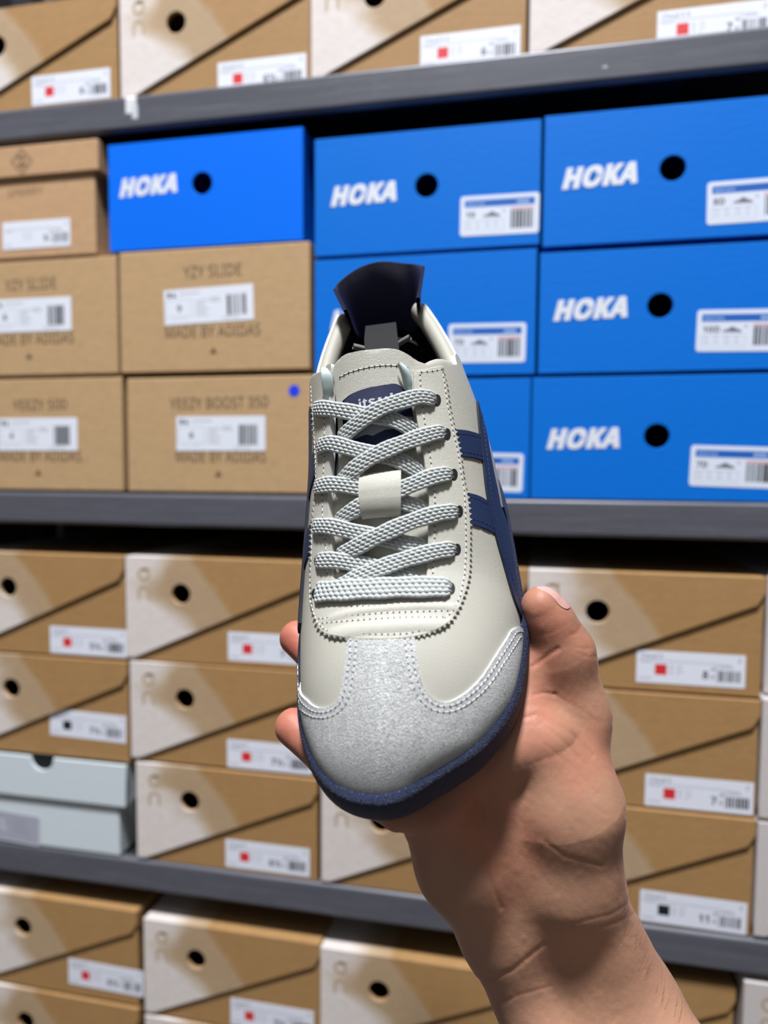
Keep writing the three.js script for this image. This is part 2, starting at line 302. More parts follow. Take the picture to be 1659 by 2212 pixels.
// bottom row
const B4 = -0.8825;
wide({ x0: -0.66, x1: -0.4425, y0: -0.6345, y1: -0.52, label: 'tan carton topmost at the left of the bottom row', size: '6½', labelAt: [0.125, 0.012], print: 2, tilt: -0.015, seedN: 16 });
wide({ x0: -0.66, x1: -0.4425, y0: -0.7565, y1: -0.639, label: 'tan carton at the lower left corner, under another one', size: '6', print: 1, seedN: 17 });
wide({ x0: -0.4315, x1: -0.2205, y0: -0.641, y1: -0.5265, label: 'tan carton topmost in the bottom row, second from the left', size: '7½', labelAt: [0.105, 0.003], print: 1, seedN: 18 });
wide({ x0: -0.4315, x1: -0.2205, y0: -0.7595, y1: -0.645, label: 'tan carton at the bottom edge below the second from the left', size: '7', print: 1, seedN: 19 });
wide({ x0: -0.2175, x1: -0.0045, y0: -0.645, y1: -0.5295, label: 'pale fronted tan carton in the bottom row left of the forearm', size: '7', print: 1, seedN: 20 });
wide({ x0: -0.2175, x1: -0.0045, y0: -0.7625, y1: -0.649, label: 'tan carton under the one left of the forearm, below the picture', size: '7', print: 1, seedN: 21 });
wide({ x0: -0.0005, x1: 0.206, y0: -0.63, y1: -0.515, z: -0.01, label: 'tan carton in the bottom row right of the forearm', size: '7', noLabel: true, seedN: 22 });
wide({ x0: 0.213, x1: 0.43, y0: -0.614, y1: -0.5, label: 'pale carton at the lower right corner of the bottom row', size: '7', pale: true, noLabel: true });
for (const [x0, x1, top, where] of [[-0.66, -0.4425, -0.7605, 'far left bottom stack'], [-0.4315, -0.2205, -0.7635, 'second bottom stack from the left'], [-0.2175, -0.0045, -0.7665, 'bottom stack left of the forearm'], [-0.0005, 0.206, -0.634, 'bottom stack right of the forearm'], [0.213, 0.43, -0.618, 'bottom stack at the right edge']]) {
  const n = top > -0.7 ? 2 : 1, hh = (top - B4 - 0.004 * (n - 1)) / n;
  for (let k = 0; k < n; k++) tag(wide({ x0, x1, y0: B4 + k * (hh + 0.004), y1: B4 + k * (hh + 0.004) + hh - 0.002, size: '7', noLabel: true, label: 'x' }), (n === 1 ? 'lowest carton of the ' : k ? 'middle carton of the ' : 'lowest of three cartons in the ') + where, 'box', 'cartons on the lowest shelf');
}

// blue cartons
const hokaGeo = merge([lettering('HOKA', 0.069, 0.0205, { f: font, bold: 0.06, shear: 0.26, d: 0.0003 })]);
const birdGeo = (() => { const s = new THREE.Shape(); s.moveTo(0, 0.004); s.quadraticCurveTo(0.008, 0.0, 0.012, 0.0035); s.quadraticCurveTo(0.02, 0.002, 0.025, 0.008); s.quadraticCurveTo(0.018, 0.005, 0.012, 0.0062); s.quadraticCurveTo(0.008, 0.003, 0, 0.004); return new THREE.ExtrudeGeometry(s, { depth: 0.0002, bevelEnabled: false }); })();
function blueCarton({ x0, x1, y0, y1, z = 0, label, size, mat = M.blue, text = [0.017, 0.049], hole = [0.117, 0.062], labelAt = [0.149, 0.0105], tilt = -0.015, seedN = 1, lw = 0.0765 }) {
  const w = x1 - x0, h = y1 - y0, d = 0.34, t = thing('blue_shoe_carton', label, 'box', [x0, Y0 + y0, z - 0.003]);
  mesh('carton', merge([...bodyGeos(w, h, d), planarUV(faceWithHoles(w, h, [[0.0005, 0.0005], [w - 0.0005, 0.0005], [w - 0.0005, h - 0.0005], [0.0005, h - 0.0005]], [[hole[0], hole[1], 0.0122]], 0.0015).translate(0, 0, -0.0012))]), mat, t);
  const g = mesh('logo', hokaGeo, M.hokaWhite, t); g.position.set(text[0], text[1], 0.0009); g.rotation.z = 0.02;
  const bd = mesh('logo_bird', birdGeo, mat, g); bd.scale.set(0.5, 0.55, 1); bd.position.set(0.0245, 0.0078, 0.0003);
  if (size) plate('label', hokaLabel(size, seedN), labelAt[0], labelAt[1], lw, 0.0385, tilt, 0.0009, t, { r: 0.003 });
  return t;
}
blueCarton({ x0: -0.463, x1: -0.239, y0: 0.236, y1: 0.3505, z: -0.002, mat: M.blueGloss, label: 'glossy bright blue carton without a label, on a brown carton', text: [0.013, 0.057], hole: [0.111, 0.066] });
blueCarton({ x0: -0.2255, x1: 0.0025, y0: 0.2175, y1: 0.3355, label: 'blue carton above the shoe heel, topmost of the middle stack', size: '10', labelAt: [0.1505, 0.0115], tilt: -0.008, hole: [0.1165, 0.0635], seedN: 2 });
blueCarton({ x0: -0.2255, x1: 0.0005, y0: 0.0925, y1: 0.2135, label: 'blue carton directly behind the shoe collar, middle of its stack', size: '7D', hole: [0.1035, 0.062], labelAt: [0.14, 0.0125], tilt: -0.012, seedN: 3 });
blueCarton({ x0: -0.2255, x1: -0.003, y0: -0.0305, y1: 0.0885, label: 'blue carton behind the laces, lowest of the middle stack', size: '7', labelAt: [0.1395, 0.0075], seedN: 4, tilt: -0.02 });
blueCarton({ x0: 0.0055, x1: 0.232, y0: 0.2145, y1: 0.3375, label: 'blue carton topmost of the right stack', size: '8D', labelAt: [0.1485, 0.0115], hole: [0.1175, 0.0655], text: [0.017, 0.0525], tilt: 0.01, seedN: 5 });
blueCarton({ x0: 0.0035, x1: 0.23, y0: 0.0925, y1: 0.2085, label: 'blue carton in the middle of the right stack', size: '10D', labelAt: [0.1445, 0.0175], hole: [0.112, 0.0615], text: [0.0135, 0.05], tilt: -0.02, seedN: 6 });
blueCarton({ x0: -0.0015, x1: 0.226, y0: -0.0305, y1: 0.0885, label: 'blue carton lowest of the right stack, on the middle shelf', size: '7D', labelAt: [0.1475, 0.0145], hole: [0.1175, 0.0615], text: [0.0145, 0.0485], tilt: -0.03, seedN: 7 });

// plain brown cartons with printed lettering
const smallMark = (() => { const s = new THREE.Shape([[0, 0], [0.008, 0], [0.004, 0.007]].map(([x, y]) => new THREE.Vector2(x, y))); const g = new THREE.ExtrudeGeometry(s, { depth: 0.0002, bevelEnabled: false }); return g; })();
function brownCarton({ x0, x1, y0, y1, z = 0, label, head, headAt, headSize, foot, footAt, footSize, labelAt, size, tilt = 0, mark, dot, seedN }) {
  const w = x1 - x0, h = y1 - y0, d = 0.34, t = thing('brown_shoe_carton', label, 'box', [x0, Y0 + y0, z - 0.003]);
  mesh('carton', merge([boxGeo(0, w, 0, h, -d, 0, 0.0016)]), M.kraft, t);
  const a = mesh('lettering', lettering(head, ...headSize), M.ink, t); a.position.set(headAt[0], headAt[1], 0); a.rotation.z = 0.01;
  const b = mesh('lettering', lettering(foot, ...footSize), M.ink, t); b.position.set(footAt[0], footAt[1], 0);
  const k = mesh('mark', smallMark, M.ink, t); k.position.set(mark[0], mark[1], 0);
  plate('label', strapLabel(size, seedN), labelAt[0], labelAt[1], 0.1035, 0.0375, tilt, 0.0002, t);
  if (dot) { const g = new THREE.CircleGeometry(0.0062, 24); g.translate(0, 0, 0.0003); const m = mesh('sticker', g, std({ color: srgb(18, 62, 224), roughness: 0.5 }), t); m.userData.label = 'round blue dot sticker'; m.position.set(dot[0], dot[1], 0); }
  return t;
}
brownCarton({ x0: -0.674, x1: -0.4545, y0: 0.1025, y1: 0.2315, label: 'brown carton lettered SLIDE cut by the left edge', head: 'YZY SLIDE', headAt: [0.078, 0.096], headSize: [0.066, 0.0125], foot: 'MADE BY ADIDAS', footAt: [0.054, 0.035], footSize: [0.111, 0.0125], labelAt: [0.059, 0.0495], size: '8', mark: [0.103, 0.019], seedN: 3 });
brownCarton({ x0: -0.451, x1: -0.231, y0: 0.1025, y1: 0.234, label: 'brown carton lettered SLIDE under the glossy bright blue carton', head: 'YZY SLIDE', headAt: [0.077, 0.1], headSize: [0.067, 0.0125], foot: 'MADE BY ADIDAS', footAt: [0.055, 0.0365], footSize: [0.11, 0.0125], labelAt: [0.0545, 0.0505], tilt: 0.03, size: '9', mark: [0.107, 0.019], seedN: 4 });
brownCarton({ x0: -0.672, x1: -0.4505, y0: -0.029, y1: 0.0985, label: 'brown carton lettered 500 at the left end of the middle shelf', head: 'YEEZY 500', headAt: [0.082, 0.0915], headSize: [0.07, 0.0125], foot: 'MADE BY ADIDAS', footAt: [0.062, 0.033], footSize: [0.107, 0.0125], labelAt: [0.0615, 0.0455], size: '4', mark: [0.109, 0.017], seedN: 5 });
brownCarton({ x0: -0.4445, x1: -0.2275, y0: -0.029, y1: 0.0965, label: 'brown carton with a round blue sticker, on the middle shelf', head: 'YEEZY BOOST 350', headAt: [0.0525, 0.0905], headSize: [0.114, 0.0125], foot: 'MADE BY ADIDAS', footAt: [0.059, 0.033], footSize: [0.105, 0.0125], labelAt: [0.06, 0.0455], size: '6', mark: [0.105, 0.0175], dot: [0.196, 0.109], seedN: 6 });
{ // small brown carton with a lift-off lid
  const w = 0.2, d = 0.31, t = thing('lidded_shoe_carton', 'small brown carton with a lift-off lid above the left SLIDE carton', 'box', [-0.678, Y0 + 0.2345, -0.003]);
  mesh('base', boxGeo(0.002, w - 0.001, 0, 0.09, -d, 0, 0.0015), M.kraftPink, t);
  mesh('lid', boxGeo(-0.004, w + 0.006, 0.0885, 0.1225, -d - 0.004, 0.004, 0.0018), M.kraftPink, t);
  const a = mesh('lettering', lettering('SPERRY', 0.045, 0.0075), M.inkSoft, t); a.position.set(0.089, 0.069, 0); a.rotation.z = 0.02;
  const ring = new THREE.RingGeometry(0.0125, 0.0145, 4, 1); const q = mesh('lid_mark', merge([ring, new THREE.RingGeometry(0.0055, 0.0068, 24, 1), lettering('2', 0.006, 0.008).translate(-0.003, -0.004, 0)]), M.inkSoft, t); q.position.set(0.111, 0.1055, 0.0043);
  plate('label', swatchLabel('', '9', '#e4e7ef', 31), 0.0805, 0.0105, 0.087, 0.0305, 0, 0.0002, t);
}
{ // pale grey lidded carton
  const w = 0.22, d = 0.33, t = thing('pale_grey_carton', 'pale grey carton with a half-round notch in its lid, lower left', 'box', [-0.678, Y0 - 0.4545, -0.001]);
  mesh('base', boxGeo(0.002, w - 0.004, 0, 0.07, -d, 0.0, 0.002), M.ice, t);
  const s = new THREE.Shape(); s.moveTo(-0.003, 0); s.lineTo(w + 0.006, 0); s.lineTo(w + 0.008, 0.048); s.lineTo(0.135, 0.048); s.absarc(0.1195, 0.0478, 0.0155, 0, Math.PI, true); s.lineTo(-0.003, 0.048);
  const f = planarUV(new THREE.ExtrudeGeometry(s, { depth: 0.0016, bevelEnabled: true, bevelThickness: 0.0008, bevelSize: 0.0008, bevelSegments: 2, curveSegments: 16 })); f.translate(0, 0.0625, 0.0022);
  mesh('lid', merge([f, boxGeo(-0.003, 0.0, 0.0625, 0.109, -d, 0.003), boxGeo(w + 0.003, w + 0.006, 0.0625, 0.1085, -d, 0.003), boxGeo(-0.003, w + 0.006, 0.107, 0.1095, -d, -0.022)]), M.ice, t);
  plate('label', canvasTex(256, 128, (c, ww, hh) => { c.fillStyle = '#a7a9b4'; c.fillRect(0, 0, ww, hh); c.strokeStyle = '#d6dadf'; c.lineWidth = 5; c.strokeRect(3, 3, ww - 6, hh - 6); c.fillStyle = '#c8cad3'; c.font = 'bold 60px sans-serif'; c.fillText('XL', 60, 82); tinyLines(c, 150, 30, 70, 5, 14, '#8f919b'); }), 0.022, 0.004, 0.089, 0.037, -0.05, 0.0003, t, { r: 0.004 });
}
// ------------------------------------------------------------------ the sneaker
// Its own frame, in millimetres: x to the outer side, y from the toe to the heel, z up from the sole.
const SHOE_TURN = new THREE.Euler(-0.7067, -0.1389, 0.0151, 'ZXY'), SHOE_AT = new THREE.Vector3(4.86, 9.32, -352.99), SHOE_MID = new THREE.Vector3(0, 142.5, 40);
const shoeInCam = new THREE.Matrix4().makeRotationFromEuler(SHOE_TURN); shoeInCam.setPosition(SHOE_AT.clone().sub(SHOE_MID.clone().applyMatrix4(new THREE.Matrix4().makeRotationFromEuler(SHOE_TURN))));
const camInShoe = shoeInCam.clone().invert();
const LEN = 285;
const shoe = thing('sneaker', 'cream lace-up sneaker with navy stripes and sole, held up in the hand', 'shoe');
{
  const m = camera.matrixWorld.clone().multiply(new THREE.Matrix4().makeScale(0.001, 0.001, 0.001).multiply(shoeInCam)), s = new THREE.Vector3();
  m.decompose(shoe.position, shoe.quaternion, s);
}
const arcOf = (y) => Math.acos(clamp(1 - 2 * y / LEN, -1, 1));
function spline(xs, ys) { // monotone cubic
  const n = xs.length, h = [], d = [], m = new Array(n).fill(0);
  for (let i = 0; i < n - 1; i++) { h[i] = xs[i + 1] - xs[i]; d[i] = (ys[i + 1] - ys[i]) / h[i]; }
  for (let i = 1; i < n - 1; i++) m[i] = d[i - 1] * d[i] > 0 ? 3 * (h[i - 1] + h[i]) / ((2 * h[i] + h[i - 1]) / d[i - 1] + (h[i] + 2 * h[i - 1]) / d[i]) : 0;
  m[0] = d[0]; m[n - 1] = d[n - 2];
  return (q) => { let i = 0; while (i < n - 2 && q > xs[i + 1]) i++; const t = clamp((q - xs[i]) / h[i], 0, 1); return (2 * t ** 3 - 3 * t * t + 1) * ys[i] + (t ** 3 - 2 * t * t + t) * h[i] * m[i] + (3 * t * t - 2 * t ** 3) * ys[i + 1] + (t ** 3 - t * t) * h[i] * m[i + 1]; };
}
const KNOTS = [0, 6, 20, 45, 80, 110, 150, 200, 250, 275, 285].map(arcOf);
const outerX = spline(KNOTS, [-10, 6.8, 30, 46.8, 53.8, 53.8, 53.2, 44.2, 30.9, 19.5, 0]);
const innerX = spline(KNOTS, [-10, -28.7, -38.8, -45.8, -47.7, -45.7, -42.3, -40.8, -32.9, -24.3, 0]);
const midX = spline(KNOTS, [-10, -10, -8, -6, -3, -1, 0, 0, 0, 0, 0]);
const crownZ = spline([0, 6, 20, 45, 80, 110, 150, 180, 220, 285].map(arcOf), [0, 14.5, 27.5, 38.8, 46, 64, 88.8, 107.9, 121.7, 118.8]);
const WELT = 12, SQ = 2.3, yOf = (V) => (1 - Math.cos(V)) * LEN / 2;
// point of the upper: V runs toe to heel (0 to pi), f from the outer side over the crown to the inner side (0 to pi)
function up(V, f, out = new THREE.Vector3()) {
  V = clamp(V, 0.0, Math.PI); f = clamp(f, 0, Math.PI);
  const c = Math.cos(f), s = Math.sin(f), m = midX(V), w = c > 0 ? outerX(V) - m : m - innerX(V);
  return out.set(m + w * Math.sign(c) * Math.abs(c) ** (2 / SQ), (1 - Math.cos(V)) * LEN / 2, WELT + crownZ(V) * Math.max(s, 0) ** (2 / SQ));
}
const _a = new THREE.Vector3(), _b = new THREE.Vector3(), _c = new THREE.Vector3(), _d = new THREE.Vector3();
function upNormal(V, f, out = new THREE.Vector3()) {
  V = clamp(V, 0.03, Math.PI - 0.03); f = clamp(f, 0.03, Math.PI - 0.03); const e = 0.012;
  up(V + e, f, _a).sub(up(V - e, f, _b)); up(V, f + e, _c).sub(up(V, f - e, _d));
  return out.crossVectors(_c, _a).normalize().negate();
}
const upAt = (V, f, h, out = new THREE.Vector3()) => { const n = upNormal(V, f); return up(V, f, out).addScaledVector(n, h); };
// where a line of sight meets the upper: the traced outlines of the overlays are laid onto the upper with this
const toPx = (p) => { const q = p.clone().applyMatrix4(shoeInCam); return [W / 2 + FOCAL * q.x / -q.z, H / 2 - FOCAL * q.y / -q.z, -q.z]; };
const NV = 260, NF = 160, sight = [];
for (let i = 0; i <= NV; i++) { sight[i] = []; for (let j = 0; j <= NF; j++) sight[i][j] = toPx(up(0.004 + (Math.PI - 0.01) * i / NV, Math.PI * j / NF)); }
function onUpper(px, py) {
  let best = null, near = null, nd = 1e9;
  for (let i = 0; i < NV; i++) for (let j = 0; j < NF; j++) {
    const A = sight[i][j], B = sight[i + 1][j], C = sight[i + 1][j + 1], D = sight[i][j + 1];
    const dd = (A[0] - px) ** 2 + (A[1] - py) ** 2;
    if (dd > 1600 && best === null && dd > nd) continue;
    const turn = (C[0] - A[0]) * (D[1] - B[1]) - (C[1] - A[1]) * (D[0] - B[0]);
    if (turn > 0) continue;
    if (dd < nd) { nd = dd; near = [i, j]; }
    if (dd > 1600) continue;
    let u = 0.5, v = 0.5, ok = true;
    for (let k = 0; k < 5; k++) {
      const x = lerp(lerp(A[0], B[0], u), lerp(D[0], C[0], u), v) - px, y = lerp(lerp(A[1], B[1], u), lerp(D[1], C[1], u), v) - py;
      const xu = lerp(B[0] - A[0], C[0] - D[0], v), xv = lerp(D[0] - A[0], C[0] - B[0], u), yu = lerp(B[1] - A[1], C[1] - D[1], v), yv = lerp(D[1] - A[1], C[1] - B[1], u), det = xu * yv - xv * yu;
      if (Math.abs(det) < 1e-9) { ok = false; break; }
      u -= (x * yv - y * xv) / det; v -= (y * xu - x * yu) / det;
      if (Math.abs(u) > 8 || Math.abs(v) > 8) { ok = false; break; }
    }
    if (ok && u >= -0.02 && u <= 1.02 && v >= -0.02 && v <= 1.02 && (!best || A[2] < best[2])) best = [i + u, j + v, A[2]];
  }
  const [i, j] = best ?? near;
  return [0.004 + (Math.PI - 0.01) * i / NV, Math.PI * j / NF, !!best];
}
// a line of sight met with a plane of the shoe's frame
function onPlane(px, py, axis, value) {
  const o = new THREE.Vector3(0, 0, 0).applyMatrix4(camInShoe), d = new THREE.Vector3((px - W / 2) / FOCAL, -(py - H / 2) / FOCAL, -1).transformDirection(camInShoe);
  return o.addScaledVector(d, (value - o[axis]) / d[axis]);
}
const MM = 0.001;
// leather, suede and the rest
const grain = dataTex(512, (u, v) => { const [a, b] = worley(u * 40, v * 40, 40, 3), [c, e] = worley(u * 90, v * 90, 90, 8); return 0.25 + 0.55 * smooth(0.0, 0.35, b - a) + 0.15 * smooth(0, 0.4, e - c) + 0.1 * fbm(u * 8, v * 8, 8, 3, 2); });
const nap = dataTex(512, (u, v) => { const w = fbm(u * 12, v * 12, 12, 3, 60); return 0.5 * fbm(u * 90 + w, v * 90 + w, 90, 2, 12) + 0.5 * fbm(u * 180, v * 180, 180, 2, 19); });
const napTone = dataTex(512, (u, v) => { const a = fbm(u * 6, v * 6, 6, 4, 31), b = fbm(u * 70, v * 70, 70, 3, 37), k = 0.84 + 0.14 * a + 0.3 * (b - 0.3); return [k, k, k]; }, true);
const pebble = dataTex(512, (u, v) => { const [a, b] = worley(u * 60, v * 60, 60, 5); return 0.3 + 0.6 * smooth(0, 0.5, b - a) + 0.2 * fbm(u * 100, v * 100, 100, 2, 7); });
const weave = dataTex(256, (u, v) => { const x = u * 40, y = v * 40; return 0.5 + 0.5 * Math.sin((x + y) * Math.PI * 2) * 0.6 + 0.2 * Math.sin((x - y) * Math.PI * 2); });
const L = {
  cream: phys({ color: srgb(180, 177, 163), roughness: 0.47, bumpMap: rep(grain, 1 / 0.02), bumpScale: 0.00009, specularIntensity: 0.75 }),
  creamPanel: phys({ color: srgb(193, 190, 176), roughness: 0.45, bumpMap: rep(grain, 1 / 0.02), bumpScale: 0.00012, specularIntensity: 0.8 }),
  collar: phys({ color: srgb(172, 169, 155), roughness: 0.5, bumpMap: rep(grain, 1 / 0.02), bumpScale: 0.00008 }),
  raw: std({ color: srgb(205, 204, 198), roughness: 0.9 }),
  suede: phys({ color: srgb(240, 241, 236), roughness: 0.95, map: rep(napTone, 1 / 0.05), bumpMap: rep(nap, 1 / 0.026), bumpScale: 0.0018, sheen: 0.35, sheenColor: new THREE.Color(0.8, 0.8, 0.8), sheenRoughness: 0.6 }),
  suedeHole: std({ color: srgb(120, 120, 122), roughness: 1 }),
  leatherHole: std({ color: srgb(104, 101, 92), roughness: 0.9 }),
  suedeEdge: std({ color: srgb(240, 240, 240), roughness: 1 }),
  navy: phys({ color: srgb(25, 42, 78), roughness: 0.5, bumpMap: rep(grain, 1 / 0.02), bumpScale: 0.0001 }),
  navyEdge: std({ color: srgb(20, 22, 30), roughness: 0.8 }),
  rubber: phys({ color: srgb(33, 46, 80), roughness: 0.62, bumpMap: rep(pebble, 1 / 0.075), bumpScale: 0.0016 }),
  thread: std({ color: srgb(238, 236, 226), roughness: 0.7 }),
  threadWhite: std({ color: srgb(236, 238, 238), roughness: 0.7 }),
  threadNavy: std({ color: srgb(22, 30, 62), roughness: 0.6 }),
  lace: std({ color: srgb(181, 185, 181), roughness: 0.75 }),
  lining: std({ color: srgb(22, 22, 25), roughness: 0.95 }),
  foam: std({ color: srgb(186, 202, 199), roughness: 0.95 }),
  tabNavy: phys({ color: srgb(34, 36, 72), roughness: 0.42, bumpMap: rep(grain, 1 / 0.03), bumpScale: 0.0002 }),
  black: std({ color: srgb(20, 20, 22), roughness: 0.55 }),
  plastic: std({ color: srgb(7, 7, 9), roughness: 0.85 }),
};
const uvOf = (V, f) => [(f - Math.PI / 2) * 45 * MM, (1 - Math.cos(V)) * LEN / 2 * MM];
class Build {
  constructor() { this.p = []; this.n = []; this.u = []; this.i = []; }
  v(p, n, u) { this.p.push(p.x * MM, p.y * MM, p.z * MM); this.n.push(n.x, n.y, n.z); this.u.push(u[0], u[1]); return this.p.length / 3 - 1; }
  t(a, b, c) { this.i.push(a, b, c); }
  q(a, b, c, d) { this.i.push(a, b, c, a, c, d); }
  geo(recompute = false) {
    const g = new THREE.BufferGeometry(); g.setAttribute('position', new THREE.Float32BufferAttribute(this.p, 3)); g.setAttribute('normal', new THREE.Float32BufferAttribute(this.n, 3)); g.setAttribute('uv', new THREE.Float32BufferAttribute(this.u, 2)); g.setIndex(this.i);
    if (recompute) g.computeVertexNormals(); return g;
  }
}
// grid of points fn(i, j) -> Vector3; smooth normals
function gridGeo(nu, nv, fn, uvs, closeV = false) {
  const b = new Build(), z = new THREE.Vector3(0, 0, 1);
  for (let i = 0; i <= nu; i++) for (let j = 0; j <= nv; j++) b.v(fn(i / nu, j / nv), z, uvs ? uvs(i / nu, j / nv) : [i / nu, j / nv]);
  for (let i = 0; i < nu; i++) for (let j = 0; j < nv; j++) b.q(i * (nv + 1) + j, (i + 1) * (nv + 1) + j, (i + 1) * (nv + 1) + j + 1, i * (nv + 1) + j + 1);
  let g = b.geo(true);
  if (closeV) { // weld normals of the seam
    const n = g.attributes.normal; for (let i = 0; i <= nu; i++) { const a = i * (nv + 1), c = a + nv, v = new THREE.Vector3(n.getX(a) + n.getX(c), n.getY(a) + n.getY(c), n.getZ(a) + n.getZ(c)).normalize(); n.setXYZ(a, v.x, v.y, v.z); n.setXYZ(c, v.x, v.y, v.z); }
  }
  return g;
}
function dense(pts, step, closed = false) {
  const out = [], n = pts.length;
  for (let i = 0; i < (closed ? n : n - 1); i++) { const a = pts[i], b = pts[(i + 1) % n], k = Math.max(1, Math.ceil(Math.hypot(b[0] - a[0], b[1] - a[1]) / step)); for (let s = 0; s < k; s++) out.push([lerp(a[0], b[0], s / k), lerp(a[1], b[1], s / k)]); }
  if (!closed) out.push(pts[n - 1]); return out;
}
function rounded(pts, step = 4) { // smooth open curve through points
  const c = new THREE.CatmullRomCurve3(pts.map(([x, y]) => new THREE.Vector3(x, y, 0)), false, 'centripetal'), n = Math.ceil(c.getLength() / step);
  return c.getSpacedPoints(n).map((p) => [p.x, p.y]);
}
function pinked(pts, pitch, depth) { // zigzag teeth along a smooth curve, on its left hand side
  const c = new THREE.CatmullRomCurve3(pts.map(([x, y]) => new THREE.Vector3(x, y, 0)), false, 'centripetal'), n = Math.round(c.getLength() / pitch), s = c.getSpacedPoints(n * 4), out = [];
  s.forEach((p, i) => { const a = s[Math.max(0, i - 1)], b = s[Math.min(s.length - 1, i + 1)], l = Math.hypot(b.x - a.x, b.y - a.y) || 1, k = [0, 0.75, 1, 0.75][i % 4] * depth; out.push([p.x + (b.y - a.y) / l * k, p.y - (b.x - a.x) / l * k]); });
  return out;
}
// an overlay of given thickness on the upper, from its outline on the upper [V, f]
function overlay(name, outline, h, mat, parent, { edge = mat, size = 2.6, sink = 0.4, lift, uvFn = uvOf, part, roundEdge = 0.25 } = {}) {
  const pts = outline.filter((p, i) => { const q = outline[(i + 1) % outline.length]; return Math.hypot((p[0] - q[0]) * 140, (p[1] - q[1]) * 45) > 0.05; });
  const flat = pts.map(([V, f]) => new THREE.Vector2(V * 140, f * 45));
  let tris = THREE.ShapeUtils.triangulateShape(flat, []), P = pts.map((p) => p.slice(0, 2)), X = P.map(([V, f]) => up(V, f));
  for (let pass = 0; pass < 9; pass++) {
    const mid = new Map(), next = []; let split = false;
    const cut = (a, b) => { const k = a < b ? a + '_' + b : b + '_' + a; if (mid.has(k)) return mid.get(k); if (X[a].distanceTo(X[b]) <= size) { mid.set(k, -1); return -1; } P.push([(P[a][0] + P[b][0]) / 2, (P[a][1] + P[b][1]) / 2]); X.push(up(...P[P.length - 1])); mid.set(k, P.length - 1); split = true; return P.length - 1; };
    for (const [a, b, c] of tris) {
      const ab = cut(a, b), bc = cut(b, c), ca = cut(c, a), k = (ab >= 0) + (bc >= 0) + (ca >= 0);
      if (!k) next.push([a, b, c]);
      else if (k === 3) next.push([a, ab, ca], [ab, b, bc], [ca, bc, c], [ab, bc, ca]);
      else {
        let [A, B, C, AB, BC, CA] = [a, b, c, ab, bc, ca];
        while (!(AB >= 0 && (k === 1 || BC >= 0))) [A, B, C, AB, BC, CA] = [B, C, A, BC, CA, AB];
        if (k === 1) next.push([A, AB, C], [AB, B, C]); else next.push([A, AB, C], [AB, BC, C], [AB, B, BC]);
      }
    }
    tris = next; if (!split) break;
  }
  const rim = new Map(); for (const [a, b, c] of tris) for (const [p, q] of [[a, b], [b, c], [c, a]]) { const k = q + '_' + p; if (rim.has(k)) rim.delete(k); else rim.set(p + '_' + q, [p, q]); }
  const onRim = new Set(); for (const [a, b] of rim.values()) { onRim.add(a); onRim.add(b); }
  const hh = (p, i) => h + (lift ? lift(p[0], p[1]) : 0) - (onRim.has(i) ? roundEdge : 0);
  const b = new Build(), e = new Build();
  P.forEach((p, i) => { const n = upNormal(p[0], p[1]); b.v(up(p[0], p[1]).addScaledVector(n, hh(p, i)), n, uvFn(p[0], p[1])); });
  const t0 = tris[0], test = new THREE.Vector3().crossVectors(X[t0[1]].clone().sub(X[t0[0]]), X[t0[2]].clone().sub(X[t0[0]])).dot(upNormal(...P[t0[0]])) > 0;
  for (const [a, c, d] of tris) test ? b.t(a, c, d) : b.t(a, d, c);
  for (const [p, q] of rim.values()) {
    const np = upNormal(...P[p]), nq = upNormal(...P[q]), A = up(...P[p]).addScaledVector(np, hh(P[p], p)), B = up(...P[q]).addScaledVector(nq, hh(P[q], q)), C = up(...P[q]).addScaledVector(nq, -sink), D = up(...P[p]).addScaledVector(np, -sink);
    const n = new THREE.Vector3().crossVectors(B.clone().sub(A), np).normalize(); if (!test) n.negate();
    const i0 = e.v(A, n, [0, 0]), i1 = e.v(B, n, [0.001, 0]), i2 = e.v(C, n, [0.001, 0.001]), i3 = e.v(D, n, [0, 0.001]);
    test ? e.q(i0, i3, i2, i1) : e.q(i0, i1, i2, i3);
  }
  if (lift) { const g = b.geo(true); b.n = Array.from(g.attributes.normal.array); }
  let m;
  if (edge === mat) m = mesh(name, merge([b.geo(), e.geo()]), mat, parent); else { m = mesh(name, b.geo(), mat, parent); mesh('cut_edge', e.geo(), edge, m); }
  return m;
}
const trace = (pts) => pts.map(([x, y]) => onUpper(x, y));
